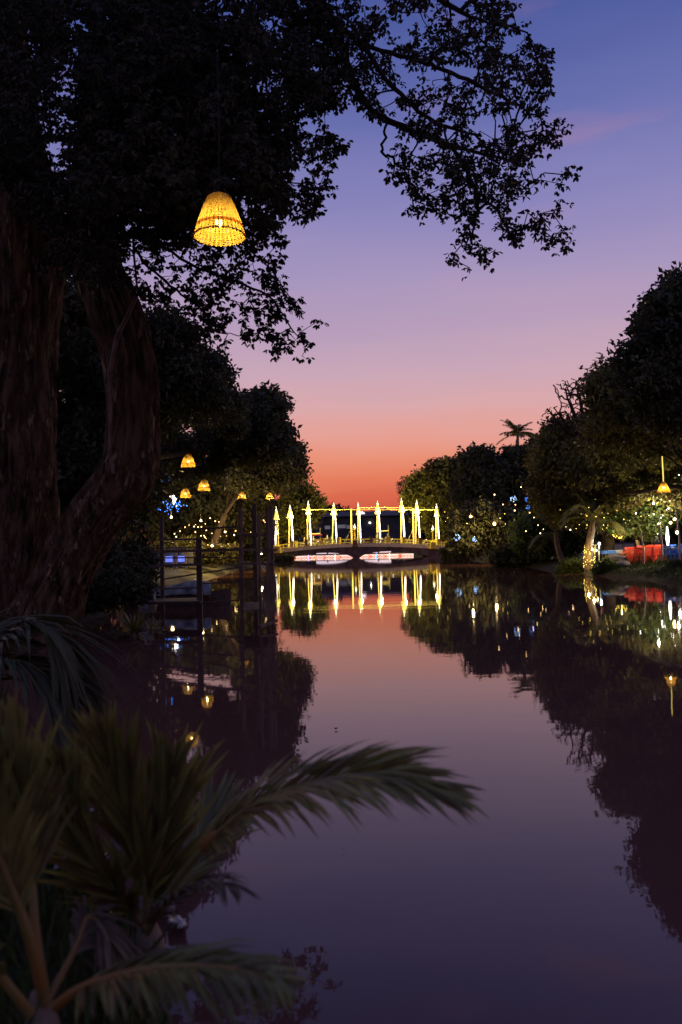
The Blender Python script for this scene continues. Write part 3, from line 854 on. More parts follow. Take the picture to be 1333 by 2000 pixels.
def build_bridge():
    root = empty('bridge', (bx(695), BD, 0), 'low concrete arch bridge with lit railings crossing the river', 'bridge')
    off = Vector(root.location)

    def fix(o):
        o.parent = root; o.matrix_parent_inverse = Matrix.Translation(-off); return o
    x0, x1 = bx(505), bx(925); y0, y1 = BD, BD + 7.0
    xs = sorted(set(np.linspace(x0, x1, 121).tolist() + [bx(v) + e for v in (552, 691, 701, 838) for e in (-.01, .01)]))
    vs = []; fs = []
    for x in xs:
        t = deck_z(x); b = soffit_z(x)
        vs += [(x, y0, t), (x, y0, b), (x, y1, t), (x, y1, b)]
    for i in range(len(xs) - 1):
        a = i * 4; c = a + 4
        fs += [(a, a + 1, c + 1, c), (a + 2, c + 2, c + 3, a + 3), (a, c, c + 2, a + 2), (a + 1, a + 3, c + 3, c + 1)]
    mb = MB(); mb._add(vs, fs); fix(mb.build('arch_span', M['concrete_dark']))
    # road sheet and edge kerbs
    mb = MB(); vs = []; fs = []
    for i, x in enumerate(xs):
        vs += [(x, y0 + .6, deck_z(x) + .006), (x, y1 - .6, deck_z(x) + .006)]
        if i: fs.append((2 * i - 2, 2 * i, 2 * i + 1, 2 * i - 1))
    mb._add(vs, fs); fix(mb.build('roadway', M['asphalt']))
    for yy in (y0, y1):
        mb = MB()
        s = -1 if yy == y0 else 1
        for i in range(len(xs) - 1):
            a, b = xs[i], xs[i + 1]
            if b - a < .02: continue
            mb.bar((a, yy - s * .2 + s * .26, deck_z(a) - .02), (b, yy - s * .2 + s * .26, deck_z(b) - .02), .16, .5)
        fix(mb.build('edge_beam', M['cream_paint']))
    pillars = [500, 530, 571, 598.5, 630, 661, 726, 758, 790, 822, 858, 880, 905]
    for yy, nm in ((y0 + .12, 0), (y1 - .12, 1)):
        for k, p in enumerate(pillars):
            x = bx(p + (0 if nm == 0 else 3)); z = deck_z(x)
            mb = MB(); mb.box((x, yy, z + .55), (.40, .34, 1.1)); mb.box((x, yy, z + 1.14), (.48, .42, .08)); 
            fix(mb.build('parapet_post', M['yellow_paint'] if k % 3 else M['brown_plaster']))
        for dz in (.42, .86):
            mb = MB()
            for a, b in zip(pillars[:-1], pillars[1:]):
                xa, xb = bx(a), bx(b); mb.bar((xa, yy, deck_z(xa) + dz), (xb, yy, deck_z(xb) + dz), .07, .09)
            fix(mb.build('rail', M['yellow_paint']))
        mb = MB()
        for a, b in zip(pillars[:-1], pillars[1:]):
            for f in np.linspace(0, 1, 6)[1:-1]:
                x = bx(a) * (1 - f) + bx(b) * f; mb.box((x, yy, deck_z(x) + .42), (.06, .05, .84))
        b_ = fix(mb.build('baluster', M['cream_paint'])); b_['kind'] = 'stuff'
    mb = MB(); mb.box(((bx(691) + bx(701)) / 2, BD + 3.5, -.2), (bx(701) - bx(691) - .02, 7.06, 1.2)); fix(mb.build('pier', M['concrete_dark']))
    # thin light strip along the lower face of the parapet
    return root


build_bridge()


def lotus_lamp():
    root = empty('lotus_lamp', (0, 0, 0), 'x', 'street lamp', 'lotus lamps on the bridge')
    for sx in (-1, 1):
        p = MB()
        p.tube([(sx * .30, 0, 0), (sx * .26, 0, 1.6), (sx * .2, 0, 3.2), (sx * .12, 0, 4.7)], .035, 6)
        p.build('pole', M['metal'], root)
        t = MB()
        m = M['tube_white'] if sx == 1 else M['glow_yellow']
        zs = np.linspace(.3, 4.4, 16)
        t.tube([(sx * (.30 - .035 * z) + .02, -.06, z) for z in zs], [(.05 + .05 * math.exp(-((z - 2.0) / 1.3) ** 2) + .012 * (k % 2)) if sx == 1 else .05 + .02 * math.sin(z * 2.2) ** 2 for k, z in enumerate(zs)], 6)
        t.build('light_garland', m, root)
    b = MB(); b.lathe([(.001, 4.45), (.40, 4.5), (.43, 4.62), (.30, 4.85), (.33, 4.95), (.25, 5.2), (.27, 5.3), (.17, 5.55), (.10, 5.8)], seg=12)
    b.build('lotus_bud', M['bud_yellow'], root)
    b = MB(); b.lathe([(.10, 5.8), (.12, 5.9), (.05, 6.1), (.03, 6.3), (.001, 6.45)], seg=10); b.build('finial', M['bud_tip'], root)
    l = bpy.data.lights.new('lotus_lamp_light', 'POINT'); l.energy = 1100; l.color = (1, .76, .20); l.shadow_soft_size = .08
    lo = bpy.data.objects.new('lamp_light', l); COL.objects.link(lo); lo.parent = root; lo.location = (0, -.6, 4.6)
    return root


proto = lotus_lamp()
ORD = ['first', 'second', 'third', 'fourth', 'fifth', 'sixth', 'seventh', 'eighth', 'ninth']
LL = [(541, 988, 0, 'close to the jetty posts'), (568, 985, 0, 'before the pale green tree'), (604, 977, 0, 'twin strands, left of the parked carts'),
      (654, 980, 0, 'two strands over motorbikes'), (702, 980, 6.6, 'slim strand beside the middle pedestal'), (740, 977, 6.6, 'bright single strand right of the pier'),
      (787, 972, 0, 'tallest lamp of the row'), (817, 975, 0, 'thick strands beside yellow pole'), (856, 983, 0, 'dimmer, beside the tree')]
for i, (px, tip, dy, tx) in enumerate(LL):
    o = proto if i == 0 else copy_tree(proto)
    x = at(px, 1066, BD + dy).x; z = deck_z(x)
    hz = at(px, tip, BD + dy).z - z
    o.location = (x, BD + .35 + dy, z); o.scale = (random.uniform(.82, 1.18), 1, hz / 6.45); o.rotation_euler.z = random.choice([0, 0, .5, -.6, 2.7])
    o['label'] = f'{ORD[i]} lotus lamp from the left on the bridge, {tx}'


def pedestal_lamp():
    root = empty('pedestal_lamp', (0, 0, 0), 'x', 'street lamp', 'yellow pedestal lamps on the bridge')
    b = MB(); b.box((0, 0, .08), (.86, .7, .16)); b.box((0, 0, .5), (.7, .56, .7)); b.box((0, 0, .89), (.8, .66, .08)); b.box((0, 0, 1.05), (.7, .56, .25), taper=.35); b.build('pedestal', M['yellow_paint'], root)
    b = MB(); b.lathe([(.14, 1.15), (.12, 1.3), (.10, 2.3), (.16, 2.36), (.17, 2.5), (.1, 2.56)], seg=10); b.build('post', M['yellow_paint'], root)
    b = MB(); b.lathe([(.06, 2.56), (.15, 2.66), (.17, 2.78), (.08, 2.95), (.03, 3.15), (.001, 3.3)], seg=10); b.build('lantern_head', M['bud_tip'], root)
    return root


proto2 = pedestal_lamp()
for i, (px, lab) in enumerate([(543, 'yellow pedestal lamp at the left end of the bridge railing'), (694, 'brown pedestal lamp over the bridge pier'), (846, 'yellow pedestal lamp at the right end of the bridge railing')]):
    o = proto2 if i == 0 else copy_tree(proto2)
    x = bx(px); o.location = (x, BD - .38, deck_z(x) - .28); o['label'] = lab
    if i == 1:  # middle pedestal gets the brown plaster colour instead of yellow
        o.location.y = BD + .0
        for c in o.children:
            if c.name.startswith('pedestal'):
                c.data = c.data.copy(); c.data.materials[0] = M['brown_plaster']

for i, (px, lab) in enumerate([(688, 'yellow braced pole left of the middle pedestal lamp'), (810, 'yellow braced pole beside the eighth lotus lamp')]):
    x = bx(px); z = deck_z(x)
    root = empty('braced_pole', (x, BD + 1.0, z), lab, 'pole', 'yellow braced poles on the bridge')
    top = at(px, 993, BD).z - z
    b = MB(); b.tube([(0, 0, 0), (0, 0, top)], .09, 8); b.build('pole', M['glow_yellow'], root)  # glow put into the pole's own material, no lamp in it
    for dx in (-1.0, -1.25):
        b = MB(); b.bar((dx, 0, .1), (-.05, 0, 2.2 + (dx + 1.25)), .05); b.build('brace', M['metal'], root)

# light cords between the lamps
for k, (yy, a, b, dz, lab) in enumerate([(992.5, 590, 858, BD + .3, 'long yellow lit cable strung between the front lotus lamps'), (989, 700, 858, BD + 6.9, 'thin lit cable strung between the rear lotus lamps')]):
    mb = MB(); P = []
    for f in np.linspace(0, 1, 33):
        px = a + (b - a) * f; q = at(px, yy + (2.6 if k == 0 else 2.2) + .5 * math.sin(f * math.pi * 6) ** 2, dz); P.append(tuple(q))
    mb.tube(P, .035, 5); tag(mb.build('light_cable', M['glow_yellow']), lab, 'cable light', 'lit cables over the bridge')


# motorbikes and riders crossing the bridge
def skin_mesh(name, verts, edges, radii, root=0, sub=1):
    me = bpy.data.meshes.new(name); me.from_pydata(verts, edges, []); o = bpy.data.objects.new(name + '_tmp', me); COL.objects.link(o)
    sk = o.modifiers.new('skin', 'SKIN'); sk.use_smooth_shade = True
    for i, r in enumerate(radii):
        r = r if hasattr(r, '__len__') else (r, r)
        me.skin_vertices[0].data[i].radius = r; me.skin_vertices[0].data[i].use_root = (i == root)
    ss = o.modifiers.new('sub', 'SUBSURF'); ss.levels = sub; ss.render_levels = sub
    dg = bpy.context.evaluated_depsgraph_get(); dg.update()
    m2 = bpy.data.meshes.new_from_object(o.evaluated_get(dg)); m2.name = name
    bpy.data.objects.remove(o); bpy.data.meshes.remove(me)
    m2.polygons.foreach_set('use_smooth', np.ones(len(m2.polygons), dtype=bool))
    return m2


def body_mesh(seated):
    # pelvis, waist, chest, neck, head-base, head-top ; legs ; arms    (x forward, y sideways)
    v = [(0, 0, .95), (0, 0, 1.12), (.01, 0, 1.36), (.02, 0, 1.5), (.05, 0, 1.6), (.05, 0, 1.72)]
    e = [(0, 1), (1, 2), (2, 3), (3, 4), (4, 5)]
    r = [(.15, .11), (.14, .1), (.17, .11), .055, .09, .075]
    for s in (-1, 1):
        n = len(v)
        if seated:
            leg = [(0.02, s * .1, .92), (.40, s * .14, .88), (.34, s * .14, .48), (.48, s * .14, .42)]
            arm = [(0, s * .19, 1.40), (.14, s * .25, 1.16), (.40, s * .24, 1.14), (.47, s * .24, 1.15)]
        else:
            leg = [(0, s * .09, .9), (.02, s * .10, .5), (-.02, s * .10, .08), (.12, s * .11, .04)]
            arm = [(0, s * .19, 1.40), (-.02, s * .26, 1.12), (.05, s * .28, .88), (.06, s * .28, .80)]
        v += leg + arm
        e += [(0, n), (n, n + 1), (n + 1, n + 2), (n + 2, n + 3), (2, n + 4), (n + 4, n + 5), (n + 5, n + 6), (n + 6, n + 7)]
        r += [.09, .065, .05, .04, .06, .045, .035, .035]
    return skin_mesh('body_seated' if seated else 'body_standing', v, e, r)


BODY = {True: body_mesh(True), False: body_mesh(False)}


def person(loc, rz, seated, shirt, label, group):
    root = empty('person', loc, label, 'person', group, rz)
    me = BODY[seated].copy()
    trousers = mat('trousers', (.05, .05, .08), .9, .2); sh = mat('shirt', shirt, .9, .15)
    for mm in (sh, trousers, M['skin']): me.materials.append(mm)
    mi = []
    for p in me.polygons:
        c = p.center
        if c.z > 1.52 or (abs(c.y) > .2 and (c.x > .16 if seated else c.z < 1.15)): mi.append(2)
        elif c.z < 1.0: mi.append(1)
        else: mi.append(0)
    me.polygons.foreach_set('material_index', mi)
    link('body', me, root)
    h = MB(); h.ball((.03, 0, 1.71), .1, 10, (1.05, .95, 1.0)); h.build('hair', M['hair'], root)
    f = MB()
    for s in (-1, 1): f.ball((.135, s * .035, 1.675), .013, 6)
    f.build('eyes', M['hair'], root)
    f = MB(); f.ball((.145, 0, 1.645), .018, 6); f.build('nose', M['skin'], root)
    return root


def motorbike():
    root = empty('motorbike', (0, 0, 0), 'x', 'motorbike', 'motorbikes on the bridge')
    for wx in (-.6, .6):
        w = MB(); P = []
        for k in range(17):
            a = 2 * math.pi * k / 16; P.append((wx + .26 * math.cos(a), 0, .3 + .26 * math.sin(a)))
        w.tube(P, .045, 6, cap=False); wo = w.build('wheel', M['rubber'], root)
        s = MB()
        for k in range(5):
            a = math.pi * k / 5; s.bar((wx - .24 * math.cos(a), 0, .3 - .24 * math.sin(a)), (wx + .24 * math.cos(a), 0, .3 + .24 * math.sin(a)), .02)
        s.build('spokes', M['metal'], wo)
    b = MB(); b.tube([(-.7, 0, .66), (-.4, 0, .62), (0, 0, .5), (.25, 0, .55), (.42, 0, .85)], [.06, .13, .12, .11, .07], 8); b.box((.02, 0, .36), (.4, .2, .22)); b.build('body', M['metal'], root)
    b = MB(); b.box((-.3, 0, .78), (.72, .24, .09)); b.build('seat', M['rubber'], root)
    b = MB(); b.bar((.6, 0, .3), (.40, 0, .98), .06); b.bar((.40, -.3, 1.0), (.40, .3, 1.0), .035); b.build('handlebar', M['dark_metal'], root)
    b = MB(); b.ball((.5, 0, .86), .08, 8); b.build('headlight', M['tube_white'], root)
    return root


mproto = motorbike()
riders = [(597, 2.2, 0, (.55, .45, .25), 'in a tan shirt riding at the left of the bridge'), (614, 3.0, 0, (.5, .5, .5), 'in a grey shirt riding beside the third lotus lamp'),
          (637, 2.4, math.pi, (.7, .62, .4), 'in a pale yellow shirt riding left of the fourth lotus lamp'), (646, 4.2, math.pi, (.75, .72, .7), 'in a white shirt riding under the fourth lotus lamp'),
          (741, 2.6, 0, (.68, .6, .3), 'in a cream shirt riding at the sixth lotus lamp'), (763, 3.4, 0, (.4, .3, .2), 'in a brown shirt riding right of the sixth lotus lamp')]
for i, (px, dy, rz, sh, tx) in enumerate(riders):
    x = bx(px); z = deck_z(x) + .008
    o = mproto if i == 0 else copy_tree(mproto)
    o.location = (x, BD + dy, z); o.rotation_euler.z = rz; o['label'] = 'motorbike of the person ' + tx
    c = math.cos(rz)
    person((x - .22 * c, BD + dy, z - .04), rz, True, sh, 'person ' + tx, 'riders crossing the bridge')
o = copy_tree(mproto); x = bx(829); o.location = (x, BD + 2.0, deck_z(x) + .008); o['label'] = 'parked motorbike without rider at the right of the bridge'

# carts / barriers standing on the bridge
x = bx(618); root = empty('food_cart', (x, BD + 4.6, deck_z(x)), 'brown covered food cart behind the riders on the bridge', 'cart')
b = MB(); b.box((0, 0, .75), (1.1, .8, .8)); b.build('cabinet', M['brown_plaster'], root)
b = MB(); b.box((0, 0, 1.75), (1.5, 1.1, .07)); b.build('roof', M['red_plastic'], root)
for sx in (-.5, .5):
    b = MB(); b.box((sx, -.35, 1.42), (.05, .05, .6)); b.build('post', M['metal'], root)
    w = MB(); w.tube([(sx + .2 * math.cos(a), -.43, .25 + .2 * math.sin(a)) for a in np.linspace(0, 2 * math.pi, 13)], .035, 6, cap=False); w.build('wheel', M['rubber'], root)
for px0, px1, lab in ((600, 624, 'pale goal-shaped height barrier at the left of the bridge roadway'), (743, 765, 'pale goal-shaped height barrier at the right of the bridge roadway')):
    xa, xb = bx(px0), bx(px1); z = deck_z(xa)
    root = empty('height_barrier', (xa, BD + 6.2, z), lab, 'barrier', 'height barriers on the bridge')
    b = MB(); b.bar((0, 0, 0), (0, 0, 2.6), .08); b.build('post', M['metal'], root)
    b = MB(); b.bar((xb - xa, 0, 0), (xb - xa, 0, 2.9), .08); b.build('post', M['metal'], root)
    b = MB(); b.bar((.04, 0, 2.0), (xb - xa - .04, 0, 2.05), .10); b.build('crossbar', M['glow_yellow'], root)  # crossbar brightness is emission in its colour, not a lamp


# ------------------------------------------------------------------ lit footbridge seen through the arches, hall behind
def footbridge():
    D = 127.0
    root = empty('footbridge', (at(690, 1080, D).x, D, 0), 'white and red neon footbridge glimpsed through the bridge arches', 'footbridge')
    off = Vector(root.location)

    def fix(o):
        o.parent = root; o.matrix_parent_inverse = Matrix.Translation(-off); return o
    xa, xb = at(572, 1080, D).x, at(808, 1080, D).x
    b = MB(); b.bar((xa, D + .5, .02), (xb, D + .5, .02), .08, 1.0); fix(b.build('deck', M['concrete_dark']))
    n = 40; w = (xb - xa) / n
    k = MB(); r = MB()
    for i in range(n):
        a = xa + w * i
        (k if i % 7 else r).bar((a, D - .1, .04), (a + w, D - .1, .28), .06)
        (k if i % 5 else r).bar((a, D - .14, .28), (a + w, D - .14, .04), .06)
    fix(k.build('lattice', M['neon_white'])); fix(r.build('lattice', M['neon_red']))
    b = MB(); b.bar((xa, D - .12, .04), (xb, D - .12, .04), .04); fix(b.build('rail', M['neon_red']))
    b = MB(); b.bar((xa, D - .12, .31), (xb, D - .12, .31), .04); fix(b.build('rail', M['neon_white']))
    for px, mm in ((603, 'neon_violet'), (655, 'neon_white'), (735, 'neon_blue'), (761, 'neon_white')):
        b = MB(); x = at(px, 1080, D).x; b.box((x, D - .2, .2), (.16, .08, .5)); fix(b.build('light_bar', M[mm]))
    for px in (590, 640, 690, 740, 790):
        b = MB(); b.box((at(px, 1080, D).x, D + .5, .1), (.25, .6, 1.3)); fix(b.build('pile', M['concrete_dark']))


footbridge()
# brightly lit stall row beyond the footbridge
for i, (pa, pb_, lab) in enumerate(((618, 684, 'white lit stall front seen under the left bridge arch'), (712, 764, 'white lit stall front seen under the right bridge arch'))):
    D = 138.0; a = at(pa, 1080, D); b = at(pb_, 1080, D)
    root = empty('market_stall', ((a.x + b.x) / 2, D, 0), lab, 'stall', 'lit stalls beyond the bridge')
    w = b.x - a.x
    m = MB(); m.box((0, 0, 1.02), (w, .1, 1.05)); m.build('lit_front', M['lit_panel'], root)
    m = MB(); m.box((0, .9, 1.84), (w + .8, 2.4, .12)); m.build('roof', M['roof'], root)
    for sx in (-1, 1):
        m = MB(); m.box((sx * (w / 2 - .06), .4, .6), (.1, .1, 2.36)); m.build('post', M['dark_metal'], root)
    m = MB(); m.box((0, 1.3, .0), (w + .6, 2.4, .4)); m.build('floor_deck', M['wood_dark'], root)


def hall():
    D = 165.0
    a = at(575, 1060, D); b = at(812, 1060, D); zt = at(690, 996, D).z; ze = at(690, 1008, D).z
    cx = (a.x + b.x) / 2; w = b.x - a.x
    root = empty('market_hall', (cx, D + 8, gz(cx, D)), 'long dark grey hall with a wide roof behind the bridge', 'building')
    z0 = gz(cx, D); h = ze - z0
    m = MB(); m.box((0, 0, h / 2), (w, 14, h)); m.build('wall', M['wall_dark'], root)
    m = MB(); m._add([(-w / 2 - .6, -7.8, h), (w / 2 + .6, -7.8, h), (w / 2 + .6, 7.8, h), (-w / 2 - .6, 7.8, h), (-w / 2 + 2, 0, zt - z0), (w / 2 - 2, 0, zt - z0)],
                     [(0, 1, 5, 4), (1, 2, 5), (2, 3, 4, 5), (3, 0, 4), (3, 2, 1, 0)]); m.build('roof', M['roof'], root)
    for px, pw, py in ((667, 22, 1028), (683, 14, 1029), (640, 12, 1030)):
        x = at(px, 1030, D).x - cx; zz = at(px, py, D).z - z0
        m = MB(); m.box((x, -7.05, zz), (pw * D / F * .96, .1, .7)); f = m.build('window', M['dim_window'], root)
        m = MB()
        for s in (-1, 1): m.box((x + s * pw * D / F * .5, -7.1, zz), (.12, .16, .9))
        m.build('frame', M['dark_metal'], f)
    m = MB(); x = at(708, 1002, D).x - cx
    m.box((x, -7.9, at(708, 1002.5, D).z - z0), (1.0, .1, .32)); m.box((x, -7.9, at(708, 1000.2, D).z - z0), (.4, .1, .3)); m.build('sign', M['sign_light'], root)
    m = MB(); m.ball((at(723, 1021, D).x - cx, -7.2, at(723, 1021, D).z - z0), .16, 8); m.build('wall_lamp', M['white_dot'], root)


hall()


# ------------------------------------------------------------------ hanging basket lanterns
def basket(profile_cone=False):
    ribs = 34; R = []
    n = 24
    for i in range(n + 1):
        t = i / n           # 0 top .. 1 bottom
        if profile_cone: r = .075 + .175 * t
        else: r = .25 * (0.30 + .70 * t ** .62) if t > .10 else .25 * (0.30 + .70 * .10 ** .62) * math.sqrt(max(.12, 1 - ((.10 - t) / .10) ** 2 * .88))
        z = .20 - .41 * t if not profile_cone else .17 - .38 * t
        R.append((r, z))
    return R, ribs


def lantern(cone=False):
    R, ribs = basket(cone)
    root = empty('basket_lantern', (0, 0, 0), 'x', 'lantern', 'hanging basket lanterns')
    mb = MB(); bd = MB()
    n = len(R)
    for k in range(ribs):          # uprights
        a = 2 * math.pi * k / ribs; da = 0.19 * 2 * math.pi / ribs
        vs = []
        for (r, z) in R:
            vs += [(r * math.cos(a - da), r * math.sin(a - da), z), (r * math.cos(a + da), r * math.sin(a + da), z)]
        mb._add(vs, [(2 * i, 2 * i + 1, 2 * i + 3, 2 * i + 2) for i in range(n - 1)])
    for i in range(1, n):          # weavers
        r, z = R[i]
        band = (not cone) and 18 <= i <= 19
        h = .0052 if not band else .0095
        tgt = bd if band else mb
        vs = []
        S_ = ribs * 2
        for k in range(S_):
            a = 2 * math.pi * k / S_; rr = r + (.003 if (k // 1 + i) % 2 else -.003)
            vs += [(rr * math.cos(a), rr * math.sin(a), z - h), (rr * math.cos(a), rr * math.sin(a), z + h)]
        tgt._add(vs, [(2 * k, (2 * k + 2) % (2 * S_), (2 * k + 3) % (2 * S_), 2 * k + 1) for k in range(S_)])
    mb.build('shade', M['wicker'], root)
    if bd.v: bd.build('band', M['wicker_band'], root)
    r, z = R[0]
    c = MB(); c.lathe([(.001, z + .02), (.035, z + .02), (r, z)], seg=16); c.build('cap', M['wicker_band'], root)
    r, z = R[-1]
    c = MB()
    c.tube([(r * math.cos(a), r * math.sin(a), z) for a in np.linspace(0, 2 * math.pi, 45)], .007, 5, cap=False)
    for k in range(ribs): a = 2 * math.pi * k / ribs; c.box((r * math.cos(a), r * math.sin(a), z - .008), (.014, .014, .010))
    c.build('rim', M['wicker'], root)
    c = MB(); c.lathe([(.012, .06), (.016, .02), (.016, -.02)], (0, 0, .0), 8); c.build('socket', M['dark_metal'], root)
    c = MB(); c.ball((0, 0, -.055), .042, 12, (1, 1, 1.15)); c.build('bulb', M['bulb'], root)
    l = bpy.data.lights.new('lantern_light', 'POINT'); l.energy = 18; l.color = (1, .70, .25); l.shadow_soft_size = .025
    lo = bpy.data.objects.new('bulb_light', l); COL.objects.link(lo); lo.parent = root; lo.location = (0, 0, -.13)
    return root


def hang_cord(root, top_z, r=.006):
    z0 = .26
    c = MB(); c.tube([(0, 0, z0), (0.01, 0, z0 + (top_z - z0) * .5), (0, 0, top_z)], r, 5); c.build('cord', M['cord'], root)


lp = lantern(False); lc = lantern(True)
LAN = [(lp, 429, 420, 7.9, 1.0, 2.6, 'large glowing wicker basket lantern hanging high in the rain tree'),
       (None, 368, 899, 27.5, 1.0, 3.4, 'highest of the far lanterns, glowing over the river below the dark tree'),
       (None, 399, 947, 31.5, 1.0, 3.4, 'far lantern hanging right of and below the highest far one'),
       (None, 362.5, 962, 34.0, .98, 3.2, 'far lantern hanging beside the blue tree lights'),
       (None, 473, 967, 45, .95, 3.0, 'far lantern half hidden behind a jetty post'),
       (None, 527, 968, 47, .90, 3.0, 'small far lantern nearest the left end of the bridge')]
for (src, px, py, D, sc, ch, lab) in LAN:
    o = src or copy_tree(lp)
    if src is None:
        for c in list(o.children):
            if c.name.startswith('cord'): bpy.data.objects.remove(c)
    o.location = at(px, py, D); o.scale = (sc, sc, sc); o['label'] = lab
    if src is None: hang_cord(o, ch)
hang_cord(lp, 1.6)
lc.location = at(1296.5, 950, 31.2); lc.scale = (1, 1, 1.0); lc['label'] = 'cone-shaped lantern hanging on a lit cord by the right bank trees'
c = MB(); c.tube([(0, 0, .18), (.0, 0, .5), (-.01, 0, 1.15)], .02, 6); c.build('lit_cord', M['glow_yellow'], lc)
c = MB(); c.tube([(-.01, 0, 1.15), (.0, 0, 3.0)], .008, 5); c.build('cord', M['cord'], lc)


# ------------------------------------------------------------------ small lights
def bulbs(name, pts, r, m, label, cat, group=None, cord=True, jitter=0.0):
    P = [at(*p) for p in pts]
    root = empty(name, P[0], label, cat, group)
    off = -Vector(P[0])
    if cord and len(P) > 1:
        b = MB(); b.tube([tuple(p) for p in P], .006, 4); o = b.build('cord', M['cord'], root); o.matrix_parent_inverse = Matrix.Translation(off)
    b = MB()
    for p in P: b.ball(p, r * random.uniform(.55, 1.35), 6)
    o = b.build('bulb', M[m], root); o.matrix_parent_inverse = Matrix.Translation(off); o['kind'] = 'stuff'
    return root


def light_cluster(name, px, py, D, n, spread, r, m, label, cat, group=None, seed=0, squash=1.0, frame=True):
    g = np.random.default_rng(seed); c = at(px, py, D)
    root = empty(name, c, label, cat, group)
    b = MB(); w = MB()
    for k in range(n):
        d = g.normal(size=3) * spread * np.array([1, 1, squash]); b.ball(tuple(d), r * g.uniform(.7, 1.3), 6)
        w.bar((0, 0, 0), tuple(d + 1e-4), .006)
    b.build('bulb', M[m], root)['kind'] = 'stuff'
    w.build('wire', M['cord'], root)
    return root


def light_ball(px, py, D, R, m, label, group, seed=0, n=22, r=.024):
    g = np.random.default_rng(seed); c = at(px, py, D)
    root = empty('light_ball', c, label, 'light ball', group)
    b = MB()
    for k in range(n):
        d = g.normal(size=3); d /= np.linalg.norm(d); b.ball(tuple(d * R), r, 5)
    b.build('bulb', M[m], root)['kind'] = 'stuff'
    w = MB()
    for ax in range(3):
        P = []
        for a in np.linspace(0, 2 * math.pi, 17):
            q = [0, 0, 0]; q[ax] = R * math.cos(a) * .97; q[(ax + 1) % 3] = R * math.sin(a) * .97; P.append(tuple(q))
        w.tube(P, .008, 4, cap=False)
    w.build('wire_frame', M['cord'], root)
    w = MB(); w.tube([(0, 0, R), (0, 0, R + 1.6)], .008, 4); w.build('cord', M['cord'], root)
    return root


def point(px, py, D, e, c, parent, r=.15):
    l = bpy.data.lights.new('lamp_light', 'POINT'); l.energy = e; l.color = c; l.shadow_soft_size = r * .3
    o = bpy.data.objects.new('lamp_light', l); COL.objects.link(o); o.parent = parent
    o.matrix_parent_inverse = Matrix.Translation(-Vector(parent.location)); o.location = at(px, py, D)


WARM = (1, .66, .26); COOL = (.7, .9, 1); WHITE = (1, .88, .68)
GB = 'blue light balls in the trees right of the bridge'
light_ball(1003, 974, 62, .22, 'cyan_dot', 'upper left pale blue light ball in the dark trees', GB, 1)
light_ball(1031, 976, 62, .20, 'blue_dot', 'deep blue light ball right of the pale one', GB, 2)
light_ball(1032, 991, 63, .15, 'blue_dot', 'small blue light ball hanging under the deep blue one', GB, 3)
light_ball(893, 1050, 66, .25, 'cyan_dot', 'low whitish blue light ball nearest the bridge end', GB, 4)
light_ball(928, 1053, 66, .20, 'cyan_dot', 'low violet blue light ball right of the one nearest the bridge', GB, 5)
# blue lit tree on the left bank
r = light_cluster('tree_lights', 339, 975, 62, 14, .17, .04, 'white_dot', 'cluster of whitish tree lights above the wooden jetty', 'tree lights', 'tree lights on the left bank', 6, 1.2)
r = light_cluster('tree_lights', 346, 985, 62.5, 30, .36, .035, 'blue_dot', 'bright blue tree lights around the small whitish cluster', 'tree lights', 'tree lights on the left bank', 7, .6)
point(346, 985, 61, 150, (.3, .5, 1), r)
light_cluster('tree_lights', 320, 988, 62, 18, .26, .04, 'blue_dot', 'dim blue tree lights left of the bright cluster', 'tree lights', 'tree lights on the left bank', 8)
light_cluster('tree_lights', 318, 933, 36, 6, .08, .022, 'blue_dot', 'small blue lights high in the dark tree', 'tree lights', 'tree lights on the left bank', 9)
light_cluster('tree_lights', 331, 934, 36, 5, .06, .022, 'blue_dot', 'tiny pair of blue lights beside the high ones', 'tree lights', 'tree lights on the left bank', 10)


def globe_lamp(px, py, D, r, m, e, col, label, cat='lamp', group='hanging bulbs on the left bank', cord=1.5, post=False):
    c = at(px, py, D)
    root = empty('globe_lamp' if not post else 'street_lamp', c if not post else (c.x, c.y, gz(c.x, c.y)), label, cat, group)
    dz = 0 if not post else c.z - gz(c.x, c.y)
    r *= (.55 if px < 1150 else .45); e *= (1.5 if D < 42.5 and px > 1140 else (8.0 if px < 600 else 13.0))
    b = MB(); b.ball((0, 0, dz), r, 10); b.build('bulb', M[m], root)
    b = MB(); b.lathe([(.001, r * 1.5), (r * .5, r * 1.4), (r * .55, r * .9)], (0, 0, dz), 8); b.build('socket', M['dark_metal'], root)
    b = MB()
    if post: b.tube([(0, .12, 0), (0, .12, dz + r * 2), (0, 0, dz + r * 1.4)], .03, 6); b.build('post', M['metal'], root)
    else: b.tube([(0, 0, r * 1.4), (0, 0, cord)], .006, 4); b.build('cord', M['cord'], root)
    if e: point(px, py, D - .25, e, col, root)
    return root


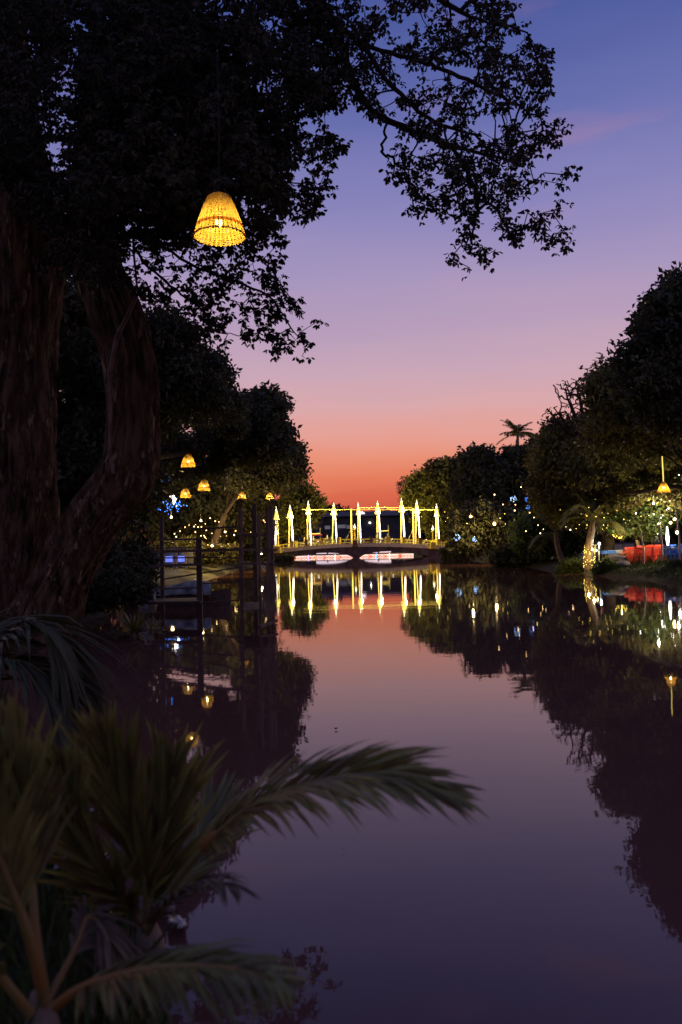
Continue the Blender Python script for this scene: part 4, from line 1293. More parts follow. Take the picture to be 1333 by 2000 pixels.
LB = [(335, 1010, 60, .13, 'bulb', 120, 'bright warm bulb under the blue tree lights'), (317, 1011, 62, .08, 'warm_dot', 0, 'faint warm bulb left of the bulb under the blue lights'),
      (393, 1017, 52, .10, 'bulb_white', 90, 'bright pale bulb above the upper jetty rail'), (411, 1012, 56, .06, 'warm_dot', 0, 'small bulb right of the bright pale one'),
      (394, 1029, 54, .05, 'warm_dot', 0, 'small bulb straight below the bright pale one'), (440, 1039, 58, .10, 'warm_dot', 90, 'warm bulb in the lit foliage left of the first jetty post'),
      (458, 1045, 58, .07, 'warm_dot', 0, 'small warm bulb beside the first jetty post'), (415, 1066, 50, .11, 'bulb', 60, 'bright bulb just above the long jetty rail'),
      (332, 1064, 56, .06, 'warm_dot', 0, 'small bulb low over the left jetty rail'), (511, 1082, 60, .09, 'bulb', 40, 'low bulb between the two right jetty posts'),
      (90, 1017, 40, .12, 'bulb_white', 60, 'white bulb seen between the two rain tree trunks'), (431, 1037, 60, .05, 'gold_dot', 0, 'golden speck left of the warm foliage bulb'),
      (518, 1020, 62, .045, 'warm_dot', 0, 'tiny bulb high between the right jetty posts')]
for (px, py, D, r, m, e, lab) in LB:
    globe_lamp(px, py, D, r, m, e, WARM, lab)

GRL = 'lamps among the trees on the right bank'
RB = [(920, 1009, 66, .17, 'warm_dot', 60, WARM, 'orange basket lamp left of the taller dark trunks'), (966, 1023, 62, .20, 'warm_dot', 60, WARM, 'bright orange basket lamp in the middle of the dark trees'),
      (886, 1017, 70, .10, 'warm_dot', 0, WARM, 'dim orange lamp nearest the right bridge lamp'), (1048, 1022, 58, .08, 'warm_dot', 30, WARM, 'small warm bulb above two tiny ones'),
      (1052, 1033, 58, .05, 'warm_dot', 0, WARM, 'tiny warm bulb in the middle of three'), (1054, 1041, 58, .06, 'white_dot', 0, WARM, 'tiny pale bulb lowest of three'),
      (1166, 960, 46, .10, 'warm_dot', 60, WARM, 'warm bulb high in the olive foliage'), (1170, 995, 45, .07, 'gold_dot', 60, WARM, 'golden bulb below the high warm one'),
      (1277, 983, 42, .12, 'bulb_white', 60, WHITE, 'white bulb just below the cone lantern'), (1230, 972, 44, .04, 'white_dot', 0, WHITE, 'tiny white bulb left of the cone lantern'),
      (1288, 1023, 41, .14, 'bulb', 90, WARM, 'round warm bulb left of the lit vertical tube'), (1310, 1021, 41, .13, 'bulb', 90, WARM, 'round bulb on top of the lit vertical tube'),
      (1318, 1014, 42, .14, 'bulb_white', 90, WHITE, 'white bulb right of and above the lit tube'), (1323, 1040, 41, .16, 'bulb_white', 140, WHITE, 'largest white bulb over the blue chairs'),
      (1193, 1038, 46, .08, 'cyan_dot', 0, COOL, 'small blue bulb left of the golden light ball'), (1249, 1045, 45, .10, 'cyan_dot', 0, COOL, 'small blue bulb right of the leaning trunk'),
      (1158, 1073, 41, .13, 'bulb', 22, WARM, 'left one of two warm bulbs at the golden palm trunk'), (1165, 1075, 41, .10, 'bulb', 0, WARM, 'right one of two warm bulbs at the golden palm trunk'),
      (1268, 1006, 43, .08, 'white_dot', 0, WHITE, 'small white bulb in the leaves above the red chairs')]
for (px, py, D, r, m, e, col, lab) in RB:
    globe_lamp(px, py, D, r, m, e, col, lab, group=GRL)
globe_lamp(1171, 1062, 43, .14, 'cold_bulb', 2.5, COOL, 'bluish white street lamp behind the golden palm trunk', 'street lamp', None, post=True)
r = light_ball(1209, 1039, 44, .34, 'gold_dot', 'glittering golden light ball left of the leaning trunk', None, 12, 70, .03)
point(1209, 1039, 43.4, 220, (1, .75, .2), r)
# golden spiral round the short palm's trunk
root = empty('spiral_lights', at(1151, 1112, 43), 'golden string of lights wound round the short palm trunk', 'string lights')
b = MB(); w = MB(); P = []
for k in range(80):
    f = (k / 79) * .55; a = k * 1.15 + random.uniform(-.5, .5); q = at(1151 + 9 * f * f, 1108 - 78 * f, 43)
    p = Vector((q.x + .29 * math.cos(a), 43 + .29 * math.sin(a), q.z + random.uniform(-.09, .09))) - root.location
    P.append(tuple(p)); b.ball(p, random.uniform(.012, .026), 5)
b.build('bulb', M['gold_dot'], root)['kind'] = 'stuff'; w.tube(P, .006, 4); w.build('cord', M['cord'], root)
point(1148, 1080, 42.3, 45, (1, .62, .15), root)
# lit vertical tube lamp at the right
c = at(1306, 1098, 41.5); root = empty('tube_lamp', (c.x, c.y, gz(c.x, c.y)), 'tall thin lit tube lamp standing behind the blue chairs', 'lamp')
zt = at(1306, 1028, 41.5).z - root.location.z; zb = at(1306, 1066, 41.5).z - root.location.z
b = MB(); b.tube([(0, 0, zb), (0, 0, zb + (zt - zb) * .4), (0, 0, zt)], [.05, .09, .03], 8); b.build('light_tube', M['tube_white'], root)
b = MB(); b.tube([(0, 0, 0), (0, 0, zb)], .03, 8); b.lathe([(.2, 0), (.2, .04), (.03, .06)], seg=12); b.build('stand', M['dark_metal'], root)


def leaf_sparkle():
    g = np.random.default_rng(77)
    spec = [('gold_dot', 1190, 1010, 36, 22, 43, 44, 'scatter of golden string bulbs in the leaves left of the restaurant', .02),
            ('warm_dot', 1080, 1005, 60, 26, 50, 26, 'scatter of warm string bulbs in the trees over the dark bank', .03),
            ('white_dot', 1290, 1000, 36, 30, 43, 24, 'scatter of white string bulbs in the leaves above the restaurant', .024),
            ('warm_dot', 420, 1040, 40, 20, 62, 34, 'scatter of warm string bulbs in the foliage behind the jetty', .03),
            ('gold_dot', 940, 1005, 50, 10, 68, 18, 'scatter of yellow string bulbs above the low dark tree', .035)]
    for (m, px, py, sx, sy, D, n, lab, r) in spec:
        pts = [(px + g.normal() * sx, py + g.normal() * sy, D + g.uniform(-1.5, 1.5)) for _ in range(n)]
        pts.sort()
        bulbs('string_lights', pts, r, m, lab, 'string lights', 'string lights in the trees', cord=False)


leaf_sparkle()


# ------------------------------------------------------------------ restaurant: red chairs, tables
def chair(name, m, label, group):
    root = empty(name, (0, 0, 0), label, 'chair', group)
    b = MB(); b.box((0, 0, .43), (.44, .42, .035)); b.build('seat', M[m], root)
    b = MB(); b.box((-.19, .19, .66), (.05, .03, .43)); b.box((.19, .19, .66), (.05, .03, .43)); b.box((0, .2, .84), (.43, .03, .08))
    for x in (-.11, -.035, .04, .115): b.box((x, .195, .62), (.045, .02, .36))
    b.build('backrest', M[m], root)
    for sx in (-1, 1):
        for sy in (-1, 1):
            b = MB(); b.bar((sx * .22, sy * .21, 0), (sx * .18, sy * .17, .42), .04); b.build('leg', M[m], root)
        b = MB(); b.bar((sx * .22, -.16, .62), (sx * .22, .19, .64), .045, .03); b.bar((sx * .21, -.16, .43), (sx * .22, -.16, .61), .035); b.build('armrest', M[m], root)
    return root


cr = chair('plastic_chair', 'red_plastic', 'x', 'red plastic chairs at the restaurant')
cb = chair('plastic_chair', 'blue_plastic', 'x', 'blue plastic chairs at the restaurant')
RC = [(1228, 41.0), (1238, 42.2), (1247, 40.8), (1256, 42.4), (1264, 40.9), (1271, 42.1), (1279, 41.0), (1286, 42.0), (1232, 43.4), (1250, 43.6), (1268, 43.5), (1284, 43.4)]
desc = ['red chair at the left end of the front row', 'red chair at the left end of the middle row', 'second red chair from the left in the front row', 'second red chair from the left in the middle row',
        'third red chair from the left in the front row', 'third red chair from the left in the middle row', 'red chair at the right end of the front row', 'red chair at the right end of the middle row',
        'red chair at the left end of the back row', 'second red chair from the left in the back row', 'third red chair from the left in the back row', 'red chair at the right end of the back row']
for i, (px, D) in enumerate(RC):
    o = cr if i == 0 else copy_tree(cr)
    x = at(px, 1090, D).x; o.location = (x, D, gz(x, D) - .01); o.rotation_euler.z = random.choice([math.pi, math.pi + .3, math.pi - .25, 0.1]); o['label'] = desc[i]
BC = [(1302, 41.0, 'blue chair nearest the red chairs in front'), (1314, 42.0, 'blue chair in the middle behind its neighbours'), (1322, 40.8, 'blue chair in front nearest the picture edge'), (1330, 42.2, 'blue chair at the back nearest the picture edge')]
for i, (px, D, lab) in enumerate(BC):
    o = cb if i == 0 else copy_tree(cb)
    x = at(px, 1090, D).x; o.location = (x, D, gz(x, D) - .01); o.rotation_euler.z = math.pi + random.uniform(-.4, .4); o['label'] = lab


def table(px, D, w, d, cloth, label):
    x = at(px, 1090, D).x
    root = empty('table', (x, D, gz(x, D)), label, 'table', 'restaurant tables')
    b = MB(); b.box((0, 0, .72), (w, d, .04)); b.build('tabletop', M['wood'], root)
    for sx in (-1, 1):
        for sy in (-1, 1):
            b = MB(); b.box((sx * (w / 2 - .08), sy * (d / 2 - .08), .35), (.06, .06, .70)); b.build('leg', M['wood'], root)
    if cloth is None: return
    c = MB(); vs = []; N_ = 40
    for k in range(N_):     # hem of the hanging cloth, in folds
        t = 4 * k / N_; s = int(t); f = t - s
        cx, cy = [(-w / 2 + w * f, -d / 2), (w / 2, -d / 2 + d * f), (w / 2 - w * f, d / 2), (-w / 2, d / 2 - d * f)][s]
        g = 1.02 + .035 * (k % 2)
        vs += [(cx * 1.01, cy * 1.01, .748), (cx * g, cy * g, .58 + .02 * math.sin(k * 1.3))]
    fs = [(2 * k, (2 * k + 2) % (2 * N_), (2 * k + 3) % (2 * N_), 2 * k + 1) for k in range(N_)] + [tuple(2 * k for k in range(N_))]
    c._add(vs, fs)
    o = c.build('tablecloth', M[cloth]); o.location = root.location; tag(o, 'hanging cloth on the ' + label, 'tablecloth', 'tablecloths at the restaurant')


table(1244, 41.6, 1.1, .8, 'red_cloth', 'red covered table behind the left front chairs')
table(1272, 41.6, 1.1, .8, None, 'bare wooden table behind the right front chairs')
table(1189, 43.5, .6, .7, 'blue_cloth', 'narrow blue covered table left of the red chairs')
table(1212, 43.8, 1.0, .8, 'white_cloth', 'white covered table next to the blue one')
table(1318, 41.4, .8, .7, None, 'bare wooden table among the blue chairs')
for px, D, h, lab in ((1293, 40.2, 2.2, 'thin leaning wooden post between the red and the blue chairs'), (1257, 40.3, 1.6, 'short wooden post in front of the red chairs'), (1328, 39.8, 2.6, 'tall wooden post at the right edge by the blue chairs')):
    x = at(px, 1090, D).x; b = MB(); b.tube([(0, 0, -.1), (.03, 0, h * .5), (-.08, 0, h)], [.05, .045, .04], 7); o = b.build('wooden_post', M['bark_pale']); o.location = (x, D, gz(x, D)); tag(o, lab, 'post', 'wooden posts on the right bank')
q = at(1285, 1095, 45.5)
person((q.x, 45.5, gz(q.x, 45.5)), -1.6, False, (.55, .5, .6), 'person in a pale lilac shirt standing behind the red chairs', None)
# boulder and stump by the water
for px, py, D, s, lab in ((1205, 1100, 41.2, .55, 'large brown rounded boulder left of the red chairs'), (1217, 1104, 40.6, .32, 'small dark boulder in front of the large one')):
    c = at(px, py, D)
    bm = bmesh.new(); bmesh.ops.create_icosphere(bm, subdivisions=3, radius=s)
    for v in bm.verts:
        v.co *= 1 + .3 * noise.noise(v.co * 2.2 + Vector((px, 0, 0))); v.co.z *= .75; v.co.x *= 1.25
    me = bpy.data.meshes.new('boulder'); bm.to_mesh(me); bm.free(); me.materials.append(M['stone'])
    me.polygons.foreach_set('use_smooth', np.ones(len(me.polygons), dtype=bool))
    o = link('boulder', me); o.location = (c.x, D, gz(c.x, D) + s * .35); tag(o, lab, 'boulder', 'boulders on the right bank')
# small pale kiosk wall seen across the far right bank
for px, D, lab in ((1092, 60, 'low pale garden wall reflected in the water under the dark palm'),):
    c = at(px, 1100, D); root = empty('garden_wall', (c.x + 3, D, gz(c.x + 3, D)), lab, 'wall')
    for k in range(6):
        b = MB(); b.box((-2.4 + k * .9, 0, .35), (.82, .2, .9)); b.build('panel', M['cream_paint'], root)
    b = MB(); b.box((-.15, 0, .84), (5.5, .3, .08)); b.build('coping', M['concrete'], root)


# ------------------------------------------------------------------ wooden jetty on the left, boat with tarpaulin
def jetty():
    root = empty('wooden_jetty', (-3.0, 19, 0), 'old wooden jetty frame of posts and rails standing in the river', 'jetty')
    off = -Vector(root.location)

    def part(name, mb, m='wood', par=None):
        o = mb.build(name, M[m]); o.parent = root; o.matrix_parent_inverse = Matrix.Translation(off)
        return o

    def post(px, w, D, ytop, m='wood', lean=0):
        t = at(px, ytop, D); x = t.x
        part('post', MB().bar((x + lean, D, -.9), (x, D, t.z), w * D / F, w * D / F), m)

    def beam(pa, pb, D0, D1, w, m='wood_dark'):
        a = at(pa[0], pa[1], D0); b = at(pb[0], pb[1], D1)
        h = w * D0 / F
        part('rail', MB().bar(a, b, h, h * .6, up=(0, 0, 1)), m)
    post(470, 7.5, 20, 992); post(497, 8, 20.4, 984, 'wood_dark'); post(506, 5, 17.2, 1002); post(522, 7, 17.4, 996); post(529, 8, 17.9, 988)
    post(389, 10, 20.5, 1050, 'wood_dark'); post(316, 7, 22, 1008, 'wood_dark')
    beam((375, 1034), (466, 1029), 20.2, 19.8, 6); beam((474, 1046), (520, 1044), 20.3, 18, 9)
    beam((298, 1078), (468, 1073), 21.5, 19.7, 8); beam((466, 1074), (538, 1074), 19.7, 17.1, 7, 'wood')
    beam((296, 1106), (393, 1102), 21.6, 20.3, 8); beam((320, 1131), (468, 1108), 21.8, 19.8, 4)
    beam((290, 1178), (394, 1176), 19.5, 19.2, 8); beam((310, 1054), (392, 1053), 21.8, 20.4, 6)
    beam((392, 1178), (468, 1172), 20.2, 19.9, 5)
    beam((464, 1131), (500, 1131), 19.8, 19.8, 4)
    beam((506, 1129), (541, 1127), 17.0, 17.0, 4, 'wood'); beam((508, 1224), (540, 1212), 16.8, 17.6, 8, 'wood')
    for k in range(8):
        px = 467 + k * 4.2; D = 19.75; a = at(px, 1132, D); b = at(px, 1170, D); part('slat', MB().bar(b, a, .026, .018), 'wood_dark')
    for k in range(9):
        px = 511 + k * 3.6; D = 16.9; a = at(px, 1124 + random.uniform(-2, 2), D); b = at(px, 1206 + random.uniform(-4, 4), D); part('slat', MB().bar(b, a, .024, .016), 'wood')
    beam((466, 1100), (538, 1102), 19.6, 17.2, 6); beam((466, 1168), (538, 1165), 19.6, 17.2, 6); beam((390, 1140), (468, 1136), 20.4, 19.9, 5)
    beam((300, 1090), (392, 1089), 22.0, 20.6, 4); beam((310, 1150), (392, 1148), 21.9, 20.6, 5); beam((384, 1088), (468, 1090), 20.5, 20.0, 4)
    for k in range(10):
        D = 17.3 + k * .24; a = at(480, 1110, D); x0 = at(475, 1110, D).x; x1 = at(532, 1110, D).x
        part('floor_plank', MB().box(((x0 + x1) / 2, D, .40), (x1 - x0, .2, .04)), 'wood')
    # plank floor
    for k in range(7):
        D = 20.2 + k * .22; a = at(300, 1100, D); b = at(390, 1100, D)
        part('floor_plank', MB().box(((a.x + b.x) / 2, D, .42), (b.x - a.x, .2, .04)), 'wood_dark')


jetty()


def boat():
    D = 25.0; c = at(348, 1168, D)
    root = empty('boat', (c.x, D, 0), 'small wooden boat moored behind the jetty under a tarpaulin', 'boat', None, .15)
    L = 3.2; vs = []; n = 12; fs = []
    for i in range(n + 1):
        t = i / n * 2 - 1; w = .5 * math.sqrt(max(0.004, 1 - t * t * .98)); sh = .32 + .18 * t * t
        x = t * L / 2
        vs += [(x, -w, sh), (x, -w * .62, -.1), (x, w * .62, -.1), (x, w, sh)]
    for i in range(n):
        a = 4 * i; b = a + 4
        fs += [(a, b, b + 1, a + 1), (a + 1, b + 1, b + 2, a + 2), (a + 2, b + 2, b + 3, a + 3)]
    MB()._add(vs, fs).build('hull', M['wood_dark'], root)
    for sx in (-.9, .2, 1.0):
        MB().box((sx, 0, .26), (.2, .84, .035)).build('bench', M['wood'], root)
    # tarpaulin draped over the load
    X = np.linspace(-1.1, 1.0, 26); Y = np.linspace(-.52, .52, 14); V = []
    for x in X:
        for y in Y:
            h = .36 + .42 * max(0, 1 - (y / .52) ** 2) ** .6 * (0.75 + .25 * math.sin(x * 3.1)) + .05 * noise.noise(Vector((x * 4, y * 5, 1)))
            V.append((x, y * 1.05, h))
    i = (np.arange(25)[:, None] * 14 + np.arange(13)[None, :]).ravel()[:, None]
    o = mesh_np('tarpaulin', np.array(V), np.concatenate([i, i + 14, i + 15, i + 1], 1), M['tarp'], None, True)
    o.location = root.location; o.rotation_euler = (0, 0, .15)
    sm = o.modifiers.new('thick', 'SOLIDIFY'); sm.thickness = .012
    tag(o, 'crumpled blue grey tarpaulin draped over the boat', 'tarpaulin')
    q = at(288, 1150, 21.5)
    o = MB().lathe([(.001, 0), (.22, .03), (.27, .25), (.2, .5), (.08, .62), (.1, .7)], seg=14).build('sack', M['plastic_sheet'])
    o.location = (q.x, 21.5, max(.05, gz(q.x, 21.5))); tag(o, 'pale tied sack standing on the bank left of the boat', 'sack')
    # pavilion with blue lit windows beyond
    D = 50.0; c = at(340, 1092, D)
    r2 = empty('pavilion', (c.x, D, gz(c.x, D)), 'low dark pavilion with violet blue lit openings behind the jetty', 'building')
    z = c.z - r2.location.z
    MB().box((0, .4, z), (2.2, .1, .95)).build('wall', M['wall_dark'], r2)
    for px, w in ((329, 15), (353, 13)):
        MB().box((at(px, 1092, D).x - c.x, .3, z), (w * D / F, .06, .36)).build('window', M['blue_panel'], r2)
    for px in (319, 338, 344, 362):
        MB().box((at(px, 1092, D).x - c.x, .2, z / 2 + .4), (.1, .1, z + .8)).build('post', M['wood_dark'], r2)
    MB().box((0, .4, z + .68), (3.2, 1.8, .1)).build('roof', M['roof'], r2)
    l = bpy.data.lights.new('window_light', 'POINT'); l.energy = 25; l.color = (.35, .45, 1); l.shadow_soft_size = .2
    lo = bpy.data.objects.new('window_light', l); COL.objects.link(lo); lo.parent = r2; lo.location = (0, -.6, z)


boat()


# ------------------------------------------------------------------ foreground: young palms, bank plants, litter
def pxs(*p): return [at(*q) for q in p]


def young_palm(base, label, fronds, group):
    root = empty('young_palm', base, label, 'palm', group)
    b = MB(); b.tube([(0, 0, -.1), (0.02, 0, .05), (0.01, .01, .12), (0, .02, .2)], [.07, .065, .05, .02], 10); b.build('trunk', M['fruit_palm_bark'], root)
    for (pts, leaf, n, w, kw) in fronds:
        frond_mesh('frond', pxs(*pts), leaf, n, w, parent=root, **kw)
    return root


GP = 'young palms on the near bank'
b0 = at(285, 1860, 3.3)
young_palm((b0.x, 3.3, gz(b0.x, 3.3)), 'young palm at the water with one long frond arching right over the river', [
    ([(285, 1820, 3.3), (370, 1690, 3.2), (480, 1582, 3.0), (610, 1528, 2.85), (740, 1512, 2.75), (870, 1545, 2.7)], .35, 62, .026, dict(start=.30, angle=34, droop=.22, rr=.014, seed=1, husk=(.30, .38), up=(0.0, -.55, .85))),
    ([(285, 1820, 3.3), (280, 1700, 3.2), (240, 1570, 3.1), (205, 1450, 3.0)], .45, 30, .034, dict(start=.2, angle=22, droop=.05, rr=.012, seed=2, up=(0, -.9, .3))),
    ([(285, 1820, 3.3), (310, 1690, 3.3), (330, 1570, 3.3), (335, 1490, 3.3)], .40, 34, .034, dict(start=.15, angle=26, droop=.05, rr=.012, seed=3, up=(0, -.9, .3))),
    ([(285, 1820, 3.3), (340, 1720, 3.5), (400, 1620, 3.7), (440, 1570, 3.8)], .38, 30, .032, dict(start=.15, angle=34, droop=.15, rr=.011, seed=4, up=(0, -.8, .5))),
    ([(285, 1820, 3.3), (230, 1740, 3.0), (160, 1650, 2.9), (130, 1500, 2.8)], .40, 30, .034, dict(start=.2, angle=24, droop=.05, rr=.012, seed=5, up=(0, -.9, .3))),
    ([(285, 1830, 3.3), (330, 1760, 3.0), (400, 1720, 2.9), (460, 1735, 2.8)], .22, 22, .024, dict(start=.2, angle=40, droop=.4, rr=.009, seed=6, m='dead_leaf')),
], GP)
b0 = at(70, 1960, 2.5)
young_palm((b0.x, 2.5, gz(b0.x, 2.5)), 'young palm in the bottom left corner with orange leaf stalks', [
    ([(90, 1960, 2.5), (60, 1840, 2.45), (10, 1700, 2.4), (-60, 1560, 2.3), (-120, 1480, 2.2)], .36, 34, .03, dict(start=.35, angle=36, droop=.2, rr=.016, seed=7, rm='petiole', up=(0, -.6, .8))),
    ([(90, 1960, 2.5), (70, 1820, 2.55), (60, 1680, 2.6), (40, 1540, 2.6), (10, 1440, 2.6)], .36, 34, .03, dict(start=.4, angle=30, droop=.12, rr=.015, seed=8, rm='petiole', up=(0, -.8, .5))),
    ([(110, 1965, 2.4), (170, 1925, 2.3), (300, 1890, 2.2), (440, 1890, 2.1), (540, 1915, 2.0)], .25, 44, .024, dict(start=.2, angle=34, droop=.35, rr=.013, seed=9, rm='petiole', up=(0, -.3, .95))),
    ([(90, 1960, 2.5), (150, 1850, 2.6), (175, 1790, 2.65), (210, 1830, 2.6), (225, 1890, 2.6)], .18, 18, .02, dict(start=.3, angle=40, droop=.5, rr=.010, seed=10, m='dead_leaf', rm='petiole')),
    ([(60, 1980, 2.4), (-20, 1880, 2.3), (-90, 1800, 2.2), (-160, 1790, 2.1)], .3, 26, .028, dict(start=.3, angle=38, droop=.3, rr=.013, seed=12, rm='petiole')),
], GP)
b0 = at(20, 1420, 6.2)
young_palm((b0.x - .6, 6.2, gz(b0.x - .6, 6.2)), 'dark young palm left of the trunks, its fronds bent over the water', [
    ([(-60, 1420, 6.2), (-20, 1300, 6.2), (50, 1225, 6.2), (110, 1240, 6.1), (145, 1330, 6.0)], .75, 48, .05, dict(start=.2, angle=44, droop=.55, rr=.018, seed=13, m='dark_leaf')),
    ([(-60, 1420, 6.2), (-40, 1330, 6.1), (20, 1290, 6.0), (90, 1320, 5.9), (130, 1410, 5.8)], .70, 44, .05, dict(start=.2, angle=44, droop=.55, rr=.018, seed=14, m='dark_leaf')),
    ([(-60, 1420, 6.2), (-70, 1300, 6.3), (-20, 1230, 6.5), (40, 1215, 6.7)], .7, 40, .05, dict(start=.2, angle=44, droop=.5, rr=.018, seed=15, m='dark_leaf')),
], GP)


# pandanus-like plant with dead hanging leaves behind the leaning trunk
def strap_plant(c, n, L, label, seed, m1='palm_leaf', m2='dead_leaf', trunk=.9):
    root = empty('pandanus', c, label, 'plant')
    b = MB(); b.tube([(0, 0, -.1), (0, 0, trunk)], .08, 8); b.build('stem', M['fruit_palm_bark'], root)
    g = np.random.default_rng(seed)
    for dead in (False, True):
        mb = MB()
        for k in range(n):
            az = g.uniform(0, 2 * math.pi); el = g.uniform(.1, 1.3) if not dead else g.uniform(-1.2, -.3)
            d = np.array([math.cos(az) * math.cos(el), math.sin(az) * math.cos(el), math.sin(el)]); l = L * g.uniform(.6, 1.1)
            w = np.cross(d, [0, 0, 1]); w /= np.linalg.norm(w); q = []
            for f, ww in ((0, .6), (.4, 1), (.75, .7), (1, 0.05)):
                p = np.array([0, 0, trunk]) + d * l * f - np.array([0, 0, 1]) * l * .35 * f * f
                q += [p - w * .022 * ww, p + w * .022 * ww]
            mb._add(q, [(0, 1, 3, 2), (2, 3, 5, 4), (4, 5, 7, 6)])
        mb.build('dead_leaves' if dead else 'leaves', M[m2 if dead else m1], root)


c = at(262, 1120, 16.0); strap_plant((c.x, 16.0, gz(c.x, 16)), 90, .95, 'shaggy pandanus with dead hanging leaves right of the leaning trunk', 1, trunk=1.0)
c = at(300, 1130, 18.0); strap_plant((c.x, 18.0, gz(c.x, 18)), 70, .9, 'small pandanus close to the jetty rails', 2, trunk=.8)


def shrub(poly, D, thick, n, L, base, label, m, seed, group):
    bz = gz(*base); root = empty('shrub', (*base, bz), label, 'shrub', group); off = Vector((*base, bz))
    T = sample_crown(poly, n, D, thick, .1, 30, 40, seed)
    A, par, nb, tips, _ = grow([([np.array((*base, bz)), np.array((*base, bz + .25))], -1)], T, step=.5)
    V, Fq, _r = twig_mesh(A, par, nb, .005, .4, .05, 4)
    o = mesh_np('branches', V, Fq, M['twig']); o.parent = root; o.matrix_parent_inverse = Matrix.Translation(-off)
    lv = cluster_leaves(T, 20, .22, L, .3, .8)
    o = mesh_np('foliage', lv[0], lv[1], M[m]); o.parent = root; o.matrix_parent_inverse = Matrix.Translation(-off)


GS = 'shrubs on the banks'
c = at(200, 1190, 15); shrub([(150, 1150), (200, 1120), (270, 1110), (300, 1145), (280, 1172), (150, 1190)], 18.4, .8, 300, .12, (-6.3, 18.4), 'low dark shrub at the foot of the leaning trunk', 'dark_leaf', 1, GS)
c = at(880, 1085, 80); shrub([(862, 1075), (890, 1066), (940, 1070), (960, 1090), (870, 1096)], 96, 2, 260, .45, (c.x + 2.2, 96), 'bright olive shrub below the right end of the bridge', 'olive_leaf', 2, GS)
c = at(560, 1085, 80); shrub([(540, 1090), (556, 1083), (572, 1089), (570, 1097), (540, 1098)], 104, 1.5, 150, .4, (c.x - 2, 104), 'olive shrub below the left end of the bridge', 'olive_leaf', 3, GS)
c = at(1130, 1112, 42); shrub([(1085, 1110), (1110, 1095), (1145, 1098), (1150, 1116), (1090, 1120)], 44, 1, 170, .2, (c.x + .6, 44.3), 'green shrub at the water left of the golden palm trunk', 'green_leaf', 4, GS)
c = at(1320, 1110, 37); shrub([(1285, 1118), (1310, 1100), (1360, 1096), (1370, 1128), (1290, 1132)], 35.5, .8, 200, .16, (c.x + .2, 36), 'dark bush on the bank in front of the blue chairs', 'dark_leaf', 5, GS)
c = at(1180, 1100, 41); shrub([(1160, 1108), (1185, 1090), (1200, 1100), (1195, 1120), (1165, 1120)], 40.3, .6, 110, .14, (c.x, 40.4), 'small green bush left of the large boulder', 'green_leaf', 6, GS)
c = at(990, 1090, 75); shrub([(960, 1075), (1010, 1065), (1070, 1075), (1090, 1105), (1040, 1112), (965, 1104)], 58, 2, 300, .3, (c.x + 1.0, 59), 'dark bushes hanging over the water right of the bridge', 'dark_leaf', 7, GS)


shrub([(280, 1085), (300, 1058), (370, 1050), (410, 1062), (470, 1066), (470, 1096), (290, 1104)], 56, 2, 420, .26, (-10.5, 56), 'low olive shrub on the bank behind the jetty rails', 'olive_leaf', 8, GS)
shrub([(455, 1092), (470, 1060), (515, 1054), (528, 1066), (528, 1095)], 76, 2, 260, .3, (-8.8, 76), 'low olive shrub between the right jetty posts', 'olive_leaf', 9, GS)
shrub([(100, 1120), (140, 1060), (230, 1050), (300, 1075), (300, 1130), (110, 1150)], 24, 1.5, 420, .16, (-7.9, 24), 'dark shrub on the bank seen behind the leaning trunk', 'dark_leaf', 10, GS)


def grass():
    g = np.random.default_rng(5); P = []
    for (x0, x1, y0, y1, n) in ((-9, -4.5, 13, 24, 9000), (-5, -1.2, 4, 12, 7000), (-2.5, -.4, 1.8, 5, 2600), (12.2, 17, 30, 48, 9000)):
        x = g.uniform(x0, x1, n); y = g.uniform(y0, y1, n); z = ground_z(x, y); k = z > .06
        P.append(np.stack([x, y, z - .02], 1)[k])
    P = np.concatenate(P); n = len(P)
    D = g.normal(size=(n, 3)) * np.array([.45, .45, .1]); D[:, 2] += 1
    L = g.uniform(.10, .32, n)
    V, Fc = leaf_geo(P, D, L, np.full(n, .016))
    tag(mesh_np('grass', V, Fc, M['grass']), 'rough grass growing on both river banks', 'grass', kind='stuff')


grass()

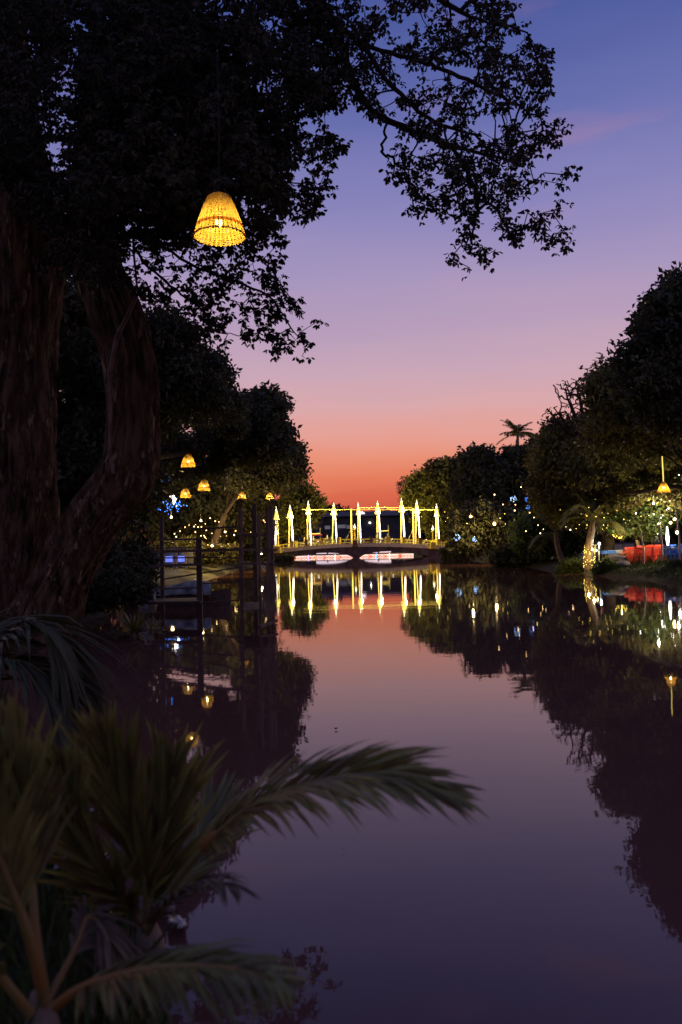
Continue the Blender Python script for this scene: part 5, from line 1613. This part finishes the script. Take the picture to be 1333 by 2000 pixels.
# litter and stones on the near bank
for i, (px, py, D, s, lab) in enumerate([(70, 1500, 4.6, .3, 'crumpled pale plastic sheet lying left behind the palm fronds'), (110, 1560, 4.2, .22, 'smaller crumpled pale sheet below the large one'),
                                          (345, 1720, 3.75, .07, 'pale scrap of plastic at the water edge'), (330, 1775, 3.5, .06, 'lowest pale scrap at the water edge')]):
    c = at(px, py, D); X = np.linspace(-1, 1, 14); V = []
    for x in X:
        for y in X:
            V.append((x * s, y * s * .6, .25 * s * noise.noise(Vector((x * 1.7 + i * 5, y * 1.9, i))) + .1 * s * noise.noise(Vector((x * 5, y * 5, i)))))
    k = (np.arange(13)[:, None] * 14 + np.arange(13)[None, :]).ravel()[:, None]
    o = mesh_np('plastic_sheet', np.array(V), np.concatenate([k, k + 14, k + 15, k + 1], 1), M['plastic_sheet'], None, True)
    o.location = (c.x, D, max(.02, gz(c.x, D)) + .25 * s); o.rotation_euler = (.3, .2, i * .9)
    sm = o.modifiers.new('thick', 'SOLIDIFY'); sm.thickness = .004
    tag(o, lab, 'litter', 'pale litter on the near bank')
for i, (px, D, s, lab) in enumerate([(300, 3.9, .10, 'rounded stone half under the long frond'), (352, 3.35, .07, 'small stone lying at the water below the fronds'), (255, 4.6, .14, 'largest stone on the near bank')]):
    c = at(px, 1700, D)
    bm = bmesh.new(); bmesh.ops.create_icosphere(bm, subdivisions=2, radius=s)
    for v in bm.verts: v.co *= 1 + .35 * noise.noise(v.co * 9 + Vector((i * 7, 0, 0))); v.co.z *= .7
    me = bpy.data.meshes.new('stone'); bm.to_mesh(me); bm.free(); me.materials.append(M['stone'])
    o = link('stone', me); o.location = (c.x, D, max(0, gz(c.x, D)) + s * .3); tag(o, lab, 'stone', 'stones on the near bank')
for i, (px, py, lab) in enumerate([(653, 1422, 'dark fallen leaf floating in the middle of the river'), (668, 1655, 'tiny dark leaf floating nearer on the river')]):
    D = 1.7 * F / (py - 1067); c = at(px, py, D)
    V, Fc = leaf_geo(np.array([[0, 0, .01]]), np.array([[1, .4, .02]]), np.array([.04 if i == 0 else .016]), np.array([.018 if i == 0 else .007]))
    o = mesh_np('floating_leaf', V, Fc, M['dead_leaf']); o.location = (c.x, D, .006); tag(o, lab, 'leaf', 'leaves floating on the river')
